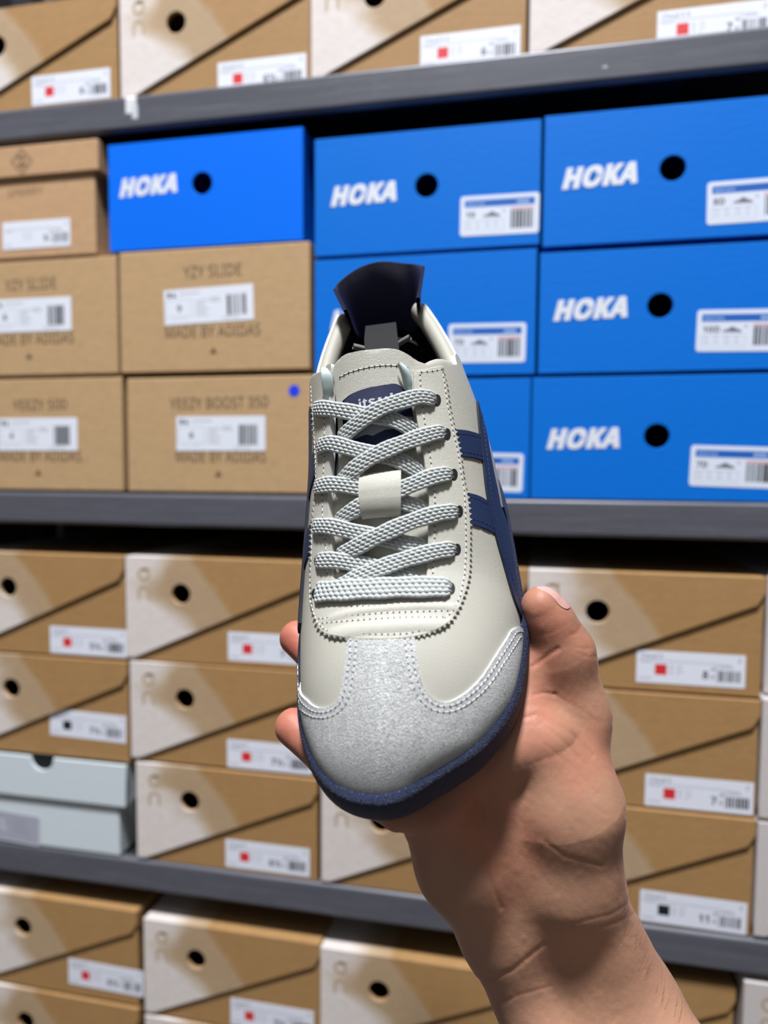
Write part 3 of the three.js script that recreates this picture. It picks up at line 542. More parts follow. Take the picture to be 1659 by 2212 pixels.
// rows of stitches: short thread capsules lying on the upper
const stitchGeo = new THREE.CapsuleGeometry(0.5, 1.2, 3, 6); stitchGeo.rotateZ(Math.PI / 2);
function stitches(path, h, mat, parent, { pitch = 2.5, len = 1.9, r = 0.36, tilt = 0.12, point = (V, f) => upAt(V, f, h), raw = null, holeMat = parent.name === 'suede_toe' ? L.suedeHole : parent.name === 'eyestay' || parent.name === 'tongue' ? L.leatherHole : null, holeR = 0.42 } = {}) {
  const pts = (raw ?? dense(path, 15).map(([x, y]) => { const [V, f] = onUpper(x, y); return point(V, f); }));
  const c = new THREE.CatmullRomCurve3(pts, false, 'centripetal'), n = Math.max(1, Math.round(c.getLength() / pitch)), out = [];
  for (let k = 0; k < n; k++) {
    const a = c.getPointAt(Math.min(1, (k + 0.12) / n)), b = c.getPointAt(Math.min(1, (k + 0.12 + len / pitch) / n)), d = b.clone().sub(a), l = d.length(); if (l < 0.2) continue;
    const g = stitchGeo.clone(); g.scale(l / 2.2, r, r * 0.8);
    const q = new THREE.Quaternion().setFromUnitVectors(new THREE.Vector3(1, 0, 0), d.normalize());
    g.applyQuaternion(q); const m = a.add(b).multiplyScalar(0.5); g.translate(m.x, m.y, m.z); g.scale(MM, MM, MM); out.push(g);
  }
  if (holeMat) {
    const hs = []; for (let k = 0; k <= n; k++) { const p = c.getPointAt(k / n), g = new THREE.SphereGeometry(holeR, 6, 4); g.translate(p.x, p.y, p.z); g.scale(MM, MM, MM); hs.push(g); }
    mesh('needle_holes', mergeGeometries(hs), holeMat, parent).userData.kind = 'stuff';
  }
  const m = mesh('stitching', mergeGeometries(out), mat, parent); m.userData.kind = 'stuff'; return m;
}

// --- outlines traced from the shoe
const slotL = [[716, 803], [716, 860], [717, 920], [716, 990], [712, 1060], [713, 1120], [720, 1180], [722, 1248]];
const slotR = [[893, 803], [893, 850], [899, 905], [911, 965], [919, 1020], [926, 1080], [925, 1150], [923, 1200], [921, 1248]];
const slotLV = trace(slotL), slotRV = trace(slotR);
const along = (list) => { const s = list.slice().sort((a, b) => a[0] - b[0]); return (V) => { let i = 0; while (i < s.length - 2 && V > s[i + 1][0]) i++; return lerp(s[i][1], s[i + 1][1], clamp((V - s[i][0]) / (s[i + 1][0] - s[i][0]), 0, 1)); }; };
const slotFL = along(slotLV), slotFR = along(slotRV);
const frontR = along([...trace([[893, 803], [925, 799], [955, 793]]), ...trace([[975, 789], [988, 788]])]);
const V_SLOT = slotLV[slotLV.length - 1][0] , V_TOP_R = onUpper(925, 797)[0], V_TOP_L = onUpper(692, 812)[0];
const collarZ = spline([140, 156, 176, 205, 240, 262, 274, 285], [92, 84, 73, 66, 66, 66, 58, 54]);
const fOfZ = (V, z) => Math.asin(clamp((z - WELT) / crownZ(V), 0, 1) ** (SQ / 2));
function topR(V) { // upper edge of the outer wall, as f
  const mid = Math.PI / 2, a = V < V_SLOT ? mid : slotFR(V), y = yOf(V), col = Math.min(fOfZ(V, collarZ(y)), a), front = Math.max(frontR(V), 0.2);
  const top = lerp(front, col, smooth(177, 203, y));
  return lerp(lerp(mid, a, smooth(V_SLOT - 0.01, V_SLOT + 0.01, V)), top, smooth(V_TOP_R - 0.012, V_TOP_R + 0.01, V));
}
function topL(V) {
  const mid = Math.PI / 2, a = V < V_SLOT ? mid : slotFL(V), col = Math.max(Math.PI - fOfZ(V, collarZ(yOf(V))), a);
  return lerp(lerp(mid, a, smooth(V_SLOT - 0.01, V_SLOT + 0.01, V)), col, smooth(V_TOP_L - 0.012, V_TOP_L + 0.03, V));
}
// the leather upper: two skins and the rim between them
{
  const NU = 300, NW = 44, halves = [], lin = [], rims = [];
  for (const side of [0, 1]) {
    const fAt = (u, w) => { const V = 0.012 + u * (Math.PI - 0.0125); return [V, side ? lerp(Math.PI, topL(V), w) : lerp(0, topR(V), w)]; };
    halves.push(gridGeo(NU, NW, (u, w) => upAt(...fAt(u, w), 0), (u, w) => uvOf(...fAt(u, w))));
    lin.push(gridGeo(NU, NW, (u, w) => upAt(...fAt(u, w), -2.2), (u, w) => uvOf(...fAt(u, w))));
    rims.push(gridGeo(NU, 1, (u, w) => upAt(...fAt(u, 1), -2.2 * w)));
  }
  const m = mesh('upper', merge(halves), L.cream, shoe);
  mesh('cut_edge', merge(rims), L.raw, m);
  mesh('lining', merge(lin), L.lining, shoe);
}
// insole
mesh('insole', gridGeo(60, 12, (u, w) => { const V = 0.1 + u * (Math.PI - 0.2); return new THREE.Vector3(lerp(innerX(V) + 2.5, outerX(V) - 2.5, w), yOf(V), 14.5 + 4 * smooth(150, 260, yOf(V))); }), L.black, shoe);
// sole: a ring of rubber with a rounded wall, closed below
{
  const ring = []; const N = 160;
  for (let k = 0; k <= N; k++) ring.push([Math.PI * k / N, 0]); for (let k = N; k >= 0; k--) ring.push([Math.PI * k / N, 1]);
  const pts = ring.map(([V, s]) => new THREE.Vector2(s ? innerX(V) : outerX(V), yOf(V)));
  const cl = new THREE.CatmullRomCurve3(pts.filter((p, i) => i % 5 === 0).map((p) => new THREE.Vector3(p.x, p.y, 0)), true), NR = 360, R = cl.getSpacedPoints(NR);
  const nrm = R.map((p, i) => { const a = R[(i - 1 + NR) % NR], b = R[(i + 1) % NR]; return new THREE.Vector2(b.y - a.y, -(b.x - a.x)).normalize(); });
  const rise = (y) => 3.2 * (1 - smooth(0, 60, y)), spring = (y) => 2.5 * (1 - smooth(0, 70, y)) ** 2;
  const prof = [[-6, 16.5], [-1, 17.3], [0, 17.4], [0.8, 17.2], [1.6, 16.6], [2.3, 15.5], [2.9, 13.8], [3.3, 11.4], [3.5, 8.8], [3.4, 6], [3.0, 3.6], [2.2, 1.6], [1, 0.4], [-1, 0]];
  mesh('sole', merge([
    gridGeo(NR, prof.length - 1, (u, w) => { const i = Math.round(u * NR) % NR, [o, z] = prof[Math.round(w * (prof.length - 1))], y = R[i].y; return new THREE.Vector3(R[i].x + nrm[i].x * o, y + nrm[i].y * o, z + (rise(y) + 2.2 * smooth(-8, 24, R[i].x) * (1 - smooth(70, 135, y))) * (z / 17) + spring(y)); }, (u, w) => [u * 0.75, w * 0.03]),
    gridGeo(60, 10, (u, w) => { const V = 0.05 + u * (Math.PI - 0.1); return new THREE.Vector3(lerp(innerX(V) - 1, outerX(V) + 1, w), yOf(V), 0.3 + spring(yOf(V))); }, (u, w) => [u * 0.28, w * 0.1]),
  ]), L.rubber, shoe);
}
// suede toe: wing on the outer side, strap under the eyestay, wing on the inner side
const suedeOuter = rounded([[1137, 1385], [1136, 1362], [1124, 1356], [1107, 1359], [1090, 1384], [1065, 1423], [1037, 1465], [1002, 1498], [967, 1516], [944, 1514], [925, 1500], [911, 1472], [904, 1440], [899, 1410], [895, 1372]]);
const suedeInner = rounded([[752, 1372], [750, 1391], [748, 1423], [743, 1458], [738, 1490], [728, 1515], [708, 1528], [687, 1528], [667, 1514], [654, 1486], [649, 1451], [647, 1418], [646, 1403]]);
{
  const a = trace(suedeOuter), b = trace(suedeInner.filter(([x]) => x > 664)), bE = b[b.length - 1], vE = onUpper(656, 1400)[0], V0 = a[0][0], V1 = vE, ring = [];
  for (let k = 1; k <= 16; k++) { const t = k / 16; b.push([lerp(bE[0], vE, t), lerp(bE[1], Math.PI - 0.02, 1 - (1 - t) ** 1.5)]); }
  for (const p of a) ring.push([p[0], Math.max(p[1], 0.02)]); for (const p of b) ring.push([p[0], Math.min(p[1], Math.PI - 0.02)]);
  const NB = 40; for (let k = 0; k < NB; k++) ring.push([lerp(V1, 0.03, k / NB), Math.PI - 0.01]); for (let k = 0; k < 60; k++) ring.push([0.02, lerp(Math.PI - 0.01, 0.01, k / 60)]); for (let k = 1; k < NB; k++) ring.push([lerp(0.03, V0, k / NB), 0.01]);
  const s = overlay('suede_toe', ring, 1.1, L.suede, shoe, { edge: L.suedeEdge, size: 2.2, roundEdge: 0.35 });
  const inset = (pts, d) => pts.map((p, i) => { const q = pts[Math.max(0, i - 1)], r = pts[Math.min(pts.length - 1, i + 1)], l = Math.hypot(r[0] - q[0], r[1] - q[1]) || 1; return [p[0] - (r[1] - q[1]) / l * d, p[1] + (r[0] - q[0]) / l * d]; });
  for (const d of [9, 21]) { stitches(inset(suedeOuter.slice(6), -d).filter((_, i) => i % 3 === 0), 1.15, L.threadWhite, s); stitches(inset(suedeInner.slice(0, -6), -d).filter((_, i) => i % 3 === 0), 1.15, L.threadWhite, s); }
}
// side stripes
const darker = { edge: L.navyEdge, size: 2.6, sink: 0.6 };
{
  const g = new THREE.Group(); g.name = 'side_stripes'; shoe.add(g);
  const strips = [
    [...rounded([[982, 928], [1008, 931], [1036, 939]]), ...rounded([[1043, 996], [1020, 989], [992, 986]])],
    [...rounded([[1006, 1064], [1030, 1071], [1056, 1085]]), ...rounded([[1068, 1153], [1040, 1140], [1010, 1131]])],
  ];
  for (const s of strips) { const m = overlay('cross_stripe', trace(s), 0.9, L.navy, g, darker); }
  stitches([[984, 938], [1010, 940], [1036, 947]], 0.95, L.threadNavy, g); stitches([[992, 977], [1016, 980], [1042, 987]], 0.95, L.threadNavy, g);
  stitches([[1010, 1074], [1032, 1081], [1058, 1094]], 0.95, L.threadNavy, g); stitches([[1014, 1121], [1038, 1128], [1066, 1143]], 0.95, L.threadNavy, g);
  const left = rounded([[1028, 867], [1033, 925], [1041, 996], [1050, 1072], [1067, 1152], [1086, 1221], [1111, 1304], [1133, 1352]], 5), right = [[1135, 1340], [1127, 1277], [1117, 1220], [1101, 1180], [1088, 1120], [1076, 1089], [1064, 1030], [1052, 965], [1040, 910]];
  overlay('long_stripe', trace([...left, ...right]), 1.3, L.navy, g, darker);
  stitches(left.map(([x, y]) => [x + 7, y]).slice(6).filter((_, i) => i % 3 === 0), 1.35, L.threadNavy, g);
  const low = [[1084, 1096], [1101, 1143], [1113, 1182], [1124, 1240], [1127, 1278]], lowR = [[1129, 1270], [1124, 1225], [1117, 1180], [1106, 1140], [1090, 1096]];
  overlay('long_stripe', trace([...low, ...lowR]), 1.3, L.navy, g, darker);
  // the inner side, seen edge on
  const f0 = 2.62, band = (Va, Vb, fa, fb) => { const r = []; for (let k = 0; k <= 20; k++) r.push([lerp(Va, Vb, k / 20), lerp(fa, fb, k / 20)]); return r; };
  const Va = onUpper(668, 880)[0], Vb = onUpper(659, 1330)[0];
  overlay('long_stripe', [...band(Va, Vb, f0 - 0.06, f0 + 0.1), ...band(Vb, Va, f0 + 0.3, f0 + 0.16)], 1.6, L.navy, g, darker);
  for (const [ya, yb] of [[992, 1045], [1124, 1188]]) { const a = onUpper(676, ya)[0], c = onUpper(676, yb)[0]; overlay('cross_stripe', [...band(a, a, slotFL(a) + 0.3, f0 + 0.1), ...band(c, c, f0 + 0.1, slotFL(c) + 0.3)], 0.9, L.navy, g, darker); }
}
// eyestay with pinked outer edge
const eyeOuterL = [[673, 1290], [670, 1230], [671, 1180], [675, 1110], [686, 1045], [683, 990], [677, 930], [674, 870], [669, 824]];
const eyeStart = [[683, 1352], [676, 1325], ...eyeOuterL];
{
  const bottom = [[1016, 1247], [1007, 1285], [992, 1322], [977, 1345], [955, 1362], [923, 1376], [883, 1384], [840, 1388], [802, 1388], [766, 1387], [734, 1383], [706, 1376], [688, 1362], [678, 1335], [673, 1290], [670, 1230], [671, 1180], [675, 1110], [683, 1045], [682, 990], [677, 930], [674, 870]];
  const rightEdge = [[957, 793], [966, 830], [974, 882], [985, 930], [997, 986], [1004, 1035], [1011, 1067], [1017, 1121], [1018, 1182], [1016, 1247]];
  const outer = [...pinked([...rightEdge, ...bottom.slice(1)], 12, -6), [669, 824], [690, 806]];
  const ring = [...trace(outer), ...trace(dense(slotL, 6)), ...trace(dense([slotL[slotL.length - 1], [740, 1262], [820, 1268], [900, 1262], slotR[slotR.length - 1]], 6)), ...trace(dense(slotR.slice().reverse(), 6)), ...trace([[920, 799], [955, 791]])];
  // the front band is padded: two soft rolls between the rows of stitches
  const rolls = [[1307, 1325, 0.55], [1339, 1371, 0.75]].map(([a, c, k]) => [onUpper(830, c)[0], onUpper(830, a)[0], k]);
  const puff = (V, f) => { let d = 0; for (const [a, c, k] of rolls) { const t = (V - a) / (c - a); if (t > 0 && t < 1) d += k * Math.sin(Math.PI * t) ** 0.8; } return d * smooth(0.62, 0.4, Math.abs(f - Math.PI / 2)); };
  const e = overlay('eyestay', ring, 1.3, L.creamPanel, shoe, { edge: L.raw, size: 1.8, sink: 1.8, roundEdge: 0.2, lift: puff });
  const h = 1.32;
  stitches([[953, 806], [963, 877], [974, 930], [985, 977], [992, 1023], [999, 1060], [1002, 1109], [1004, 1182], [1001, 1243], [993, 1287], [977, 1323], [944, 1350], [913, 1364], [880, 1371], [842, 1373], [792, 1372], [741, 1371], [708, 1363], [691, 1347], [682, 1325], [675, 1297], [675, 1247], [678, 1205], [679, 1136], [684, 1093], [688, 1040], [687, 997], [683, 921], [679, 866], [677, 832]], h, L.thread, e);
  stitches([[905, 812], [907, 850], [914, 905], [924, 965], [932, 1020], [938, 1080], [938, 1150], [936, 1200], [934, 1240]], h, L.thread, e);
  stitches([[706, 812], [704, 860], [706, 920], [706, 990], [701, 1060], [702, 1120], [708, 1180], [711, 1240]], h, L.thread, e);
  stitches([[908, 806], [930, 804], [950, 800]], h, L.thread, e);
  stitches([[694, 1338], [760, 1332], [822, 1327], [890, 1324], [965, 1322]], h, L.thread, e);
  stitches([[702, 1348], [760, 1343], [822, 1339], [890, 1336], [955, 1336]], h, L.thread, e);
  stitches([[762, 1312], [800, 1311], [862, 1308]], h, L.thread, e);
  const holes = [[937, 867], [958, 940], [973, 1027], [985, 1106], [981, 1188], [969, 1274], [694, 887], [700, 966], [694, 1055], [691, 1141], [696, 1213], [691, 1284]];
  for (const [x, y] of holes) {
    const ringP = [], o5 = x > 800 ? 4 : -4; for (let k = 0; k < 20; k++) { const t = k / 20 * Math.PI * 2; ringP.push(onUpper(x + o5 + 8 * Math.cos(t), y + 13 * Math.sin(t))); }
    overlay('eyelet', ringP, 1.37, L.black, e, { edge: L.raw, size: 4, sink: 0, roundEdge: -0.06 });
  }
}
// the eyestay's top corners curl up and show their pale lining
for (const [pts, w] of [[[[712, 864], [716, 838], [717, 812], [712, 797]], [10, 12]], [[[884, 846], [880, 828], [872, 806], [862, 790]], [9, 11]]]) {
  const c = new THREE.CatmullRomCurve3(pts.map(([x, y], i) => { const [V, f] = onUpper(x, y); return upAt(V, f, 1.2 + [0, 1.2, 2.4, 2.2][i]); })), sgn = pts[0][0] < 800 ? -1 : 1;
  const leaf = (off) => gridGeo(24, 10, (u, v) => { const p = c.getPoint(u), [V, f] = onUpper(...pts[Math.min(3, Math.round(u * 3))]), n = upNormal(V, f), a = lerp(-0.9, 2.2, v) , r = lerp(0.9, 1.9, Math.sin(Math.PI * Math.min(1, u * 0.9 + 0.1))); p.x += sgn * -r * Math.sin(a) + off * 0.3; return p.addScaledVector(n, r * Math.cos(a) + off); });
  mesh('eyestay_corner', merge([leaf(0), leaf(-0.9)]), L.foam, shoe);
}
// tongue, its label and the lace keeper
{
  const outline = [...rounded([[724, 1010], [724, 900], [720, 830], [718, 796], [741, 769], [767, 760], [802, 755], [843, 753], [863, 757], [883, 767], [905, 780], [930, 790], [940, 850], [948, 960], [950, 1080], [945, 1240]], 8), ...rounded([[930, 1255], [820, 1262], [712, 1255], [708, 1130], [716, 1040]], 8)];
  const lift = (V, f) => -2.2 + 2.8 * smooth(V_TOP_R - 0.28, V_TOP_R + 0.12, V) * smooth(0.9, 0.2, Math.abs(f - Math.PI / 2 - 0.03));
  const t = overlay('tongue', trace(outline), 0, L.creamPanel, shoe, { edge: L.raw, lift, size: 2.4, sink: 3.5 });
  const on = (V, f) => upAt(V, f, lift(V, f) + 0.1);
  stitches([[734, 814], [754, 804], [778, 797], [800, 792], [826, 789], [850, 789], [880, 794]], 0, L.thread, t, { point: on });
  const ring = [...rounded([[739, 866], [758, 851], [792, 838], [825, 832], [856, 829], [872, 840], [885, 860], [900, 960]], 6), ...rounded([[893, 968], [850, 962], [805, 972], [770, 962], [745, 960]], 6), ...dense([[741, 950], [739, 872]], 8)];
  const lab = trace(ring), Vs = lab.map((p) => p[0]), Fs = lab.map((p) => p[1]), v0 = Math.min(...Vs), v1 = Math.max(...Vs), f0 = Math.min(...Fs), f1 = Math.max(...Fs);
  const tex = canvasTex(512, 512, (c, w, h) => {
    c.fillStyle = '#1a2450'; c.fillRect(0, 0, w, h);
    c.fillStyle = '#b9bcc0'; c.beginPath(); c.moveTo(0, 0.5 * h); c.lineTo(w, 0.5 * h); c.lineTo(w, 0.68 * h); c.lineTo(0.62 * w, 0.7 * h); c.lineTo(0.5 * w, 0.77 * h); c.lineTo(0.4 * w, 0.73 * h); c.lineTo(0.0, 0.78 * h); c.fill();
    c.fillStyle = '#eef1f4'; c.font = 'bold 112px sans-serif'; c.save(); c.translate(0.31 * w, 0.335 * h); c.rotate(-0.06); c.fillText('itsuk', 0, 0); c.restore();
    for (let y = 0; y < h; y += 4) { c.fillStyle = 'rgba(10,14,40,0.25)'; c.fillRect(0, y, w, 1.5); }
    c.strokeStyle = '#10183a'; c.lineWidth = 8; c.setLineDash([22, 8]); c.beginPath(); c.moveTo(0.02 * w, 0.22 * h); c.quadraticCurveTo(0.5 * w, 0.0, 0.98 * w, 0.1 * h); c.stroke();
  });
  const lm = overlay('tongue_label', lab, 0.5, std({ map: tex, roughness: 0.6, bumpMap: rep(weave, 3), bumpScale: 0.0002 }), t, { lift, size: 3, sink: 0.2, edge: L.threadNavy, uvFn: (V, f) => [clamp((f1 - f) / (f1 - f0), 0.002, 0.998) * -1 + 1 > 1 ? 1 : clamp((f - f1) / (f0 - f1), 0.002, 0.998), clamp((V - v0) / (v1 - v0), 0.002, 0.998)] });
  lm.userData.label = 'navy woven label with white lettering';
  // keeper: a leather strap bridging over the laces
  const A = onUpper(779, 1027), B = onUpper(866, 1016), C = onUpper(866, 1116), D = onUpper(784, 1122);
  const at = (u, w) => [lerp(lerp(A[0], B[0], w), lerp(D[0], C[0], w), u), lerp(lerp(A[1], B[1], w), lerp(D[1], C[1], w), u)];
  const rise = (u) => -0.6 + 5.2 * Math.min(1, Math.sin(Math.PI * clamp(u * 0.98 + 0.01, 0, 1)) ** 0.45 * 1.02);
  const top = gridGeo(40, 16, (u, w) => upAt(...at(u, w), rise(u)), (u, w) => [w * 0.02, u * 0.024]), bot = gridGeo(40, 16, (u, w) => upAt(...at(u, w), rise(u) - 1.3));
  const sd = [0, 1].map((s) => gridGeo(40, 1, (u, w) => upAt(...at(u, s), rise(u) - 1.3 * w)));
  const k = mesh('lace_keeper', merge([top, bot]), L.creamPanel, shoe); mesh('cut_edge', merge(sd), L.raw, k);
  stitches([[790, 1119], [825, 1117], [860, 1114]], 0.7, L.thread, k, { pitch: 3.4, len: 2.8, r: 0.5 });
}
// flat braided laces
function lace(path, width = 7.4) {
  const P = path.map(([x, y, h]) => { const [V, f] = onUpper(x, y); return { p: upAt(V, f, h), n: upNormal(V, f) }; });
  const c = new THREE.CatmullRomCurve3(P.map((q) => q.p), false, 'centripetal'), len = c.getLength(), NU = Math.ceil(len / 0.26), NW = 96, b = new Build(), z = new THREE.Vector3(0, 0, 1);
  const frames = []; for (let i = 0; i <= NU; i++) {
    const t = i / NU, p = c.getPointAt(t), tan = c.getTangentAt(t), k = c.getUtoTmapping(t) * (P.length - 1), i0 = Math.min(P.length - 2, Math.floor(k)), n = P[i0].n.clone().lerp(P[i0 + 1].n, k - i0);
    const w = new THREE.Vector3().crossVectors(n, tan).normalize(); frames.push([p, w, new THREE.Vector3().crossVectors(tan, w).normalize()]);
  }
  const ph = rnd() * 5;
  for (let i = 0; i <= NU; i++) {
    const [p, w, n] = frames[i], s = i / NU * len, wob = 1 + 0.04 * Math.sin(s * 0.4 + ph);
    for (let j = 0; j <= NW; j++) {
      const a = j / NW * Math.PI * 2, ca = Math.cos(a), sa = Math.sin(a), hw = width / 2 * wob * (0.62 + 0.38 * smooth(0, 4.5, Math.min(s, len - s))), x = hw * Math.sign(ca) * Math.abs(ca) ** 0.8, zz = 1.0 * Math.sign(sa) * Math.abs(sa) ** 0.75;
      // plump strands lying in staggered columns, leaning one way then the other
       const cols = 5, q = (x / hw * 0.5 + 0.5) * cols, col = Math.floor(clamp(q, 0, cols - 0.001)), fx = q - col - 0.5, u = s / 2.7 + (col % 2) * 0.5 + fx * 0.22 + ph, fu = u - Math.floor(u) - 0.5;
      const r2 = (fu / 0.54) ** 2 + (fx / 0.56) ** 2, bump = Math.sqrt(Math.max(0, 1 - r2)) - 0.55;
      const k = bump * (sa >= -0.3 ? 1 : 0.4);
      const lift = 1 + k * 0.85;
      b.v(p.clone().addScaledVector(w, x * (1 + 0.04 * k)).addScaledVector(n, zz * lift), z, [s * MM, x * MM]);
    }
  }
  for (let i = 0; i < NU; i++) for (let j = 0; j < NW; j++) { const a = i * (NW + 1) + j; b.q(a, a + 1, a + NW + 2, a + NW + 1); }
  return mesh('lace', b.geo(true), L.lace, shoe);
}
// strands that pass beneath: from the inner eyelets down to the outer side
const E = -2.0;
lace([[684, 884, 0.6], [692, 884, 2.3], [712, 884, 2.6], [746, 889, 1.2], [792, 897, 0.6], [842, 905, 0.6], [868, 916, 0.4], [890, 928, -0.9], [912, 940, E]]);
lace([[692, 965, 0.6], [700, 965, 2.3], [722, 960, 2.6], [766, 971, 1.0], [797, 979, 0.6], [840, 988, 0.6], [870, 998, 0.4], [895, 1012, -0.9], [918, 1025, E]]);
lace([[686, 1054, 0.6], [694, 1053, 2.3], [722, 1048, 2.6], [760, 1051, 1.4], [797, 1057, 0.6], [840, 1072, 0.6], [874, 1086, 0.4], [904, 1095, -0.9], [926, 1103, E]]);
lace([[683, 1139, 0.6], [691, 1138, 2.3], [720, 1138, 2.6], [758, 1147, 1.2], [797, 1156, 0.6], [840, 1166, 0.6], [880, 1176, 0.4], [905, 1178, -0.9], [928, 1184, E]]);
lace([[689, 1212, 0.6], [697, 1212, 2.3], [726, 1211, 2.6], [766, 1217, 1.2], [797, 1222, 0.6], [838, 1233, 0.6], [880, 1243, 0.4], [905, 1246, -0.9], [925, 1250, E]]);
// strands on top: from the outer eyelets down to the inner side
lace([[938, 868, 0.4], [928, 865, 2.3], [904, 862, 2.9], [868, 871, 3.3], [817, 890, 3.5], [775, 919, 2.2], [747, 938, 0.4], [722, 955, E]]);
lace([[958, 939, 0.4], [948, 937, 2.3], [918, 944, 2.9], [868, 962, 3.4], [817, 985, 3.6], [770, 1014, 2.2], [744, 1034, 0.4], [720, 1050, E]]);
lace([[973, 1028, 0.4], [963, 1027, 2.3], [931, 1033, 2.9], [893, 1048, 3.0], [850, 1066, 2.6], [805, 1083, 2.2], [768, 1101, 1.4], [742, 1117, 0.0], [720, 1132, E]]);
lace([[985, 1107, 0.4], [976, 1107, 2.3], [939, 1112, 2.9], [883, 1130, 3.4], [817, 1160, 3.6], [772, 1183, 2.2], [744, 1195, 0.4], [720, 1206, E]]);
lace([[981, 1189, 0.4], [972, 1188, 2.3], [939, 1193, 2.9], [880, 1210, 3.4], [817, 1233, 3.2], [775, 1250, 2.2], [748, 1262, 1.2], [720, 1270, 0.6]]);
lace([[686, 1284, 0.3], [694, 1282, 2.2], [720, 1281, 2.9], [768, 1279, 3.1], [830, 1276, 3.2], [890, 1274, 3.1], [940, 1273, 2.8], [964, 1273, 2.2], [971, 1274, 0.3]], 9.6);
// padded collar: one roll on each side, from the eyestay to the heel tab
{
  const cen = new THREE.Vector3(0, 215, 60), roll = (pts) => {
    const c = new THREE.CatmullRomCurve3(pts, false, 'centripetal');
    return gridGeo(110, 24, (u, w) => {
      const p = c.getPointAt(u), t = c.getTangentAt(u), inw = cen.clone().sub(p); inw.addScaledVector(t, -inw.dot(t)); inw.z = 0; inw.normalize();
      const upv = new THREE.Vector3().crossVectors(t, inw).normalize(); if (upv.z < 0) upv.negate();
      const a = w * Math.PI * 2, taper = 0.5 + 0.5 * smooth(0, 0.12, u);
      return p.addScaledVector(inw, (3.6 + 4.4 * Math.cos(a)) * taper).addScaledVector(upv, (-4.2 + 6 * Math.sin(a)) * taper);
    }, (u, w) => [u * 0.1, w * 0.03], true);
  };
  const R = trace([[908, 799], [932, 794], [958, 788], [978, 786]]).map(([V, f]) => upAt(V, f, -0.4)), Lp = [];
  for (let y = 200; y <= 270; y += 6) { const V = arcOf(y); R.push(upAt(V, topR(V), -0.6)); }
  for (let y = 172; y <= 270; y += 6) { const V = arcOf(y); Lp.push(upAt(V, topL(V), -0.6)); }
  const m = mesh('collar', merge([roll(R)]), L.collar, shoe); mesh('collar', merge([roll(Lp)]), L.collar, shoe);
}
// heel tab: a navy flap flaring back over the heel
{
  const rim = [[725, 624, 262], [731, 614, 268], [751, 596, 276], [782, 577, 284], [817, 567, 288], [843, 567, 289], [868, 570, 287], [893, 572, 281], [913, 576, 273]].map(([x, y, l]) => onPlane(x, y, 'y', l));
  const base = [onPlane(749, 668, 'y', 244), new THREE.Vector3(-16, 266, 46), new THREE.Vector3(-8, 273, 43), new THREE.Vector3(0, 275, 42), new THREE.Vector3(8, 273, 43), new THREE.Vector3(16, 266, 46), onPlane(899, 643, 'y', 246)];
  const rc = new THREE.CatmullRomCurve3(rim), bc = new THREE.CatmullRomCurve3(base);
  const at = (u, w, off) => { const a = bc.getPoint(u), b = rc.getPoint(u), m = a.clone().lerp(b, 0.62); m.y += -2.5 * Math.sin(Math.PI * u); const p = new THREE.QuadraticBezierCurve3(a, m, b).getPoint(w); const d = new THREE.Vector3(p.x, p.y - 250, 0).normalize(); return p.addScaledVector(d, off * (0.4 + 0.6 * Math.min(1, (1 - w) * 12))); };
  const g = merge([gridGeo(48, 24, (u, w) => at(u, w, 0), (u, w) => [u * 0.1, w * 0.05]), gridGeo(48, 24, (u, w) => at(u, w, 2.2), (u, w) => [u * 0.1, w * 0.05]), gridGeo(48, 4, (u, w) => at(u, 1, 2.2 * w)), gridGeo(24, 2, (u, w) => at(0, u, 2.2 * w)), gridGeo(24, 2, (u, w) => at(1, u, 2.2 * w))]);
  mesh('heel_tab', g, L.tabNavy, shoe);
}
// black plastic stretcher inside the shoe: a sprung strap and a curved heel cup, on a pale wire
{
  const t = thing('shoe_tree', 'black plastic stretcher strap inside the sneaker, behind the tongue', 'shoe tree');
  t.position.copy(shoe.position); t.quaternion.copy(shoe.quaternion);
  const a = onPlane(822, 700, 'y', 243), b = onPlane(826, 765, 'y', 196), c = new THREE.Vector3(3, 150, 40);
  const cv = new THREE.CatmullRomCurve3([a, b, c]), hw = 8.6;
  const sk = (off) => gridGeo(30, 4, (u, w) => { const p = cv.getPoint(u); p.x += (w - 0.5) * 2 * hw; p.z += off; return p; });
  mesh('strap', merge([sk(0), sk(-1.8), gridGeo(30, 1, (u, w) => { const p = cv.getPoint(u); p.x -= hw; p.z -= 1.8 * w; return p; }), gridGeo(30, 1, (u, w) => { const p = cv.getPoint(u); p.x += hw; p.z -= 1.8 * w; return p; })]), L.plastic, t);
  const cup = (r, z0, z1) => gridGeo(40, 8, (u, w) => { const q = lerp(-1.5, 1.5, u); return new THREE.Vector3(r * Math.sin(q), 250 + r * Math.cos(q), lerp(z0, z1, w)); });
  mesh('heel_cup', merge([cup(21, 20, 40), cup(19.4, 20, 40), gridGeo(40, 2, (u, w) => { const q = lerp(-1.5, 1.5, u), r = lerp(19.4, 21, w); return new THREE.Vector3(r * Math.sin(q), 250 + r * Math.cos(q), 40); })]), L.black, t);
  const w0 = onPlane(763, 748, 'y', 214), w1 = onPlane(822, 742, 'y', 216), w2 = onPlane(886, 728, 'y', 214); const wg = new THREE.TubeGeometry(new THREE.CatmullRomCurve3([w0, w1.addScaledVector(new THREE.Vector3(0, 0, 1), -5), w2]), 24, 1.5, 8); wg.scale(MM, MM, MM);
  mesh('wire', wg, std({ color: srgb(120, 120, 116), roughness: 0.5 }), t).userData.label = 'pale wire';
}

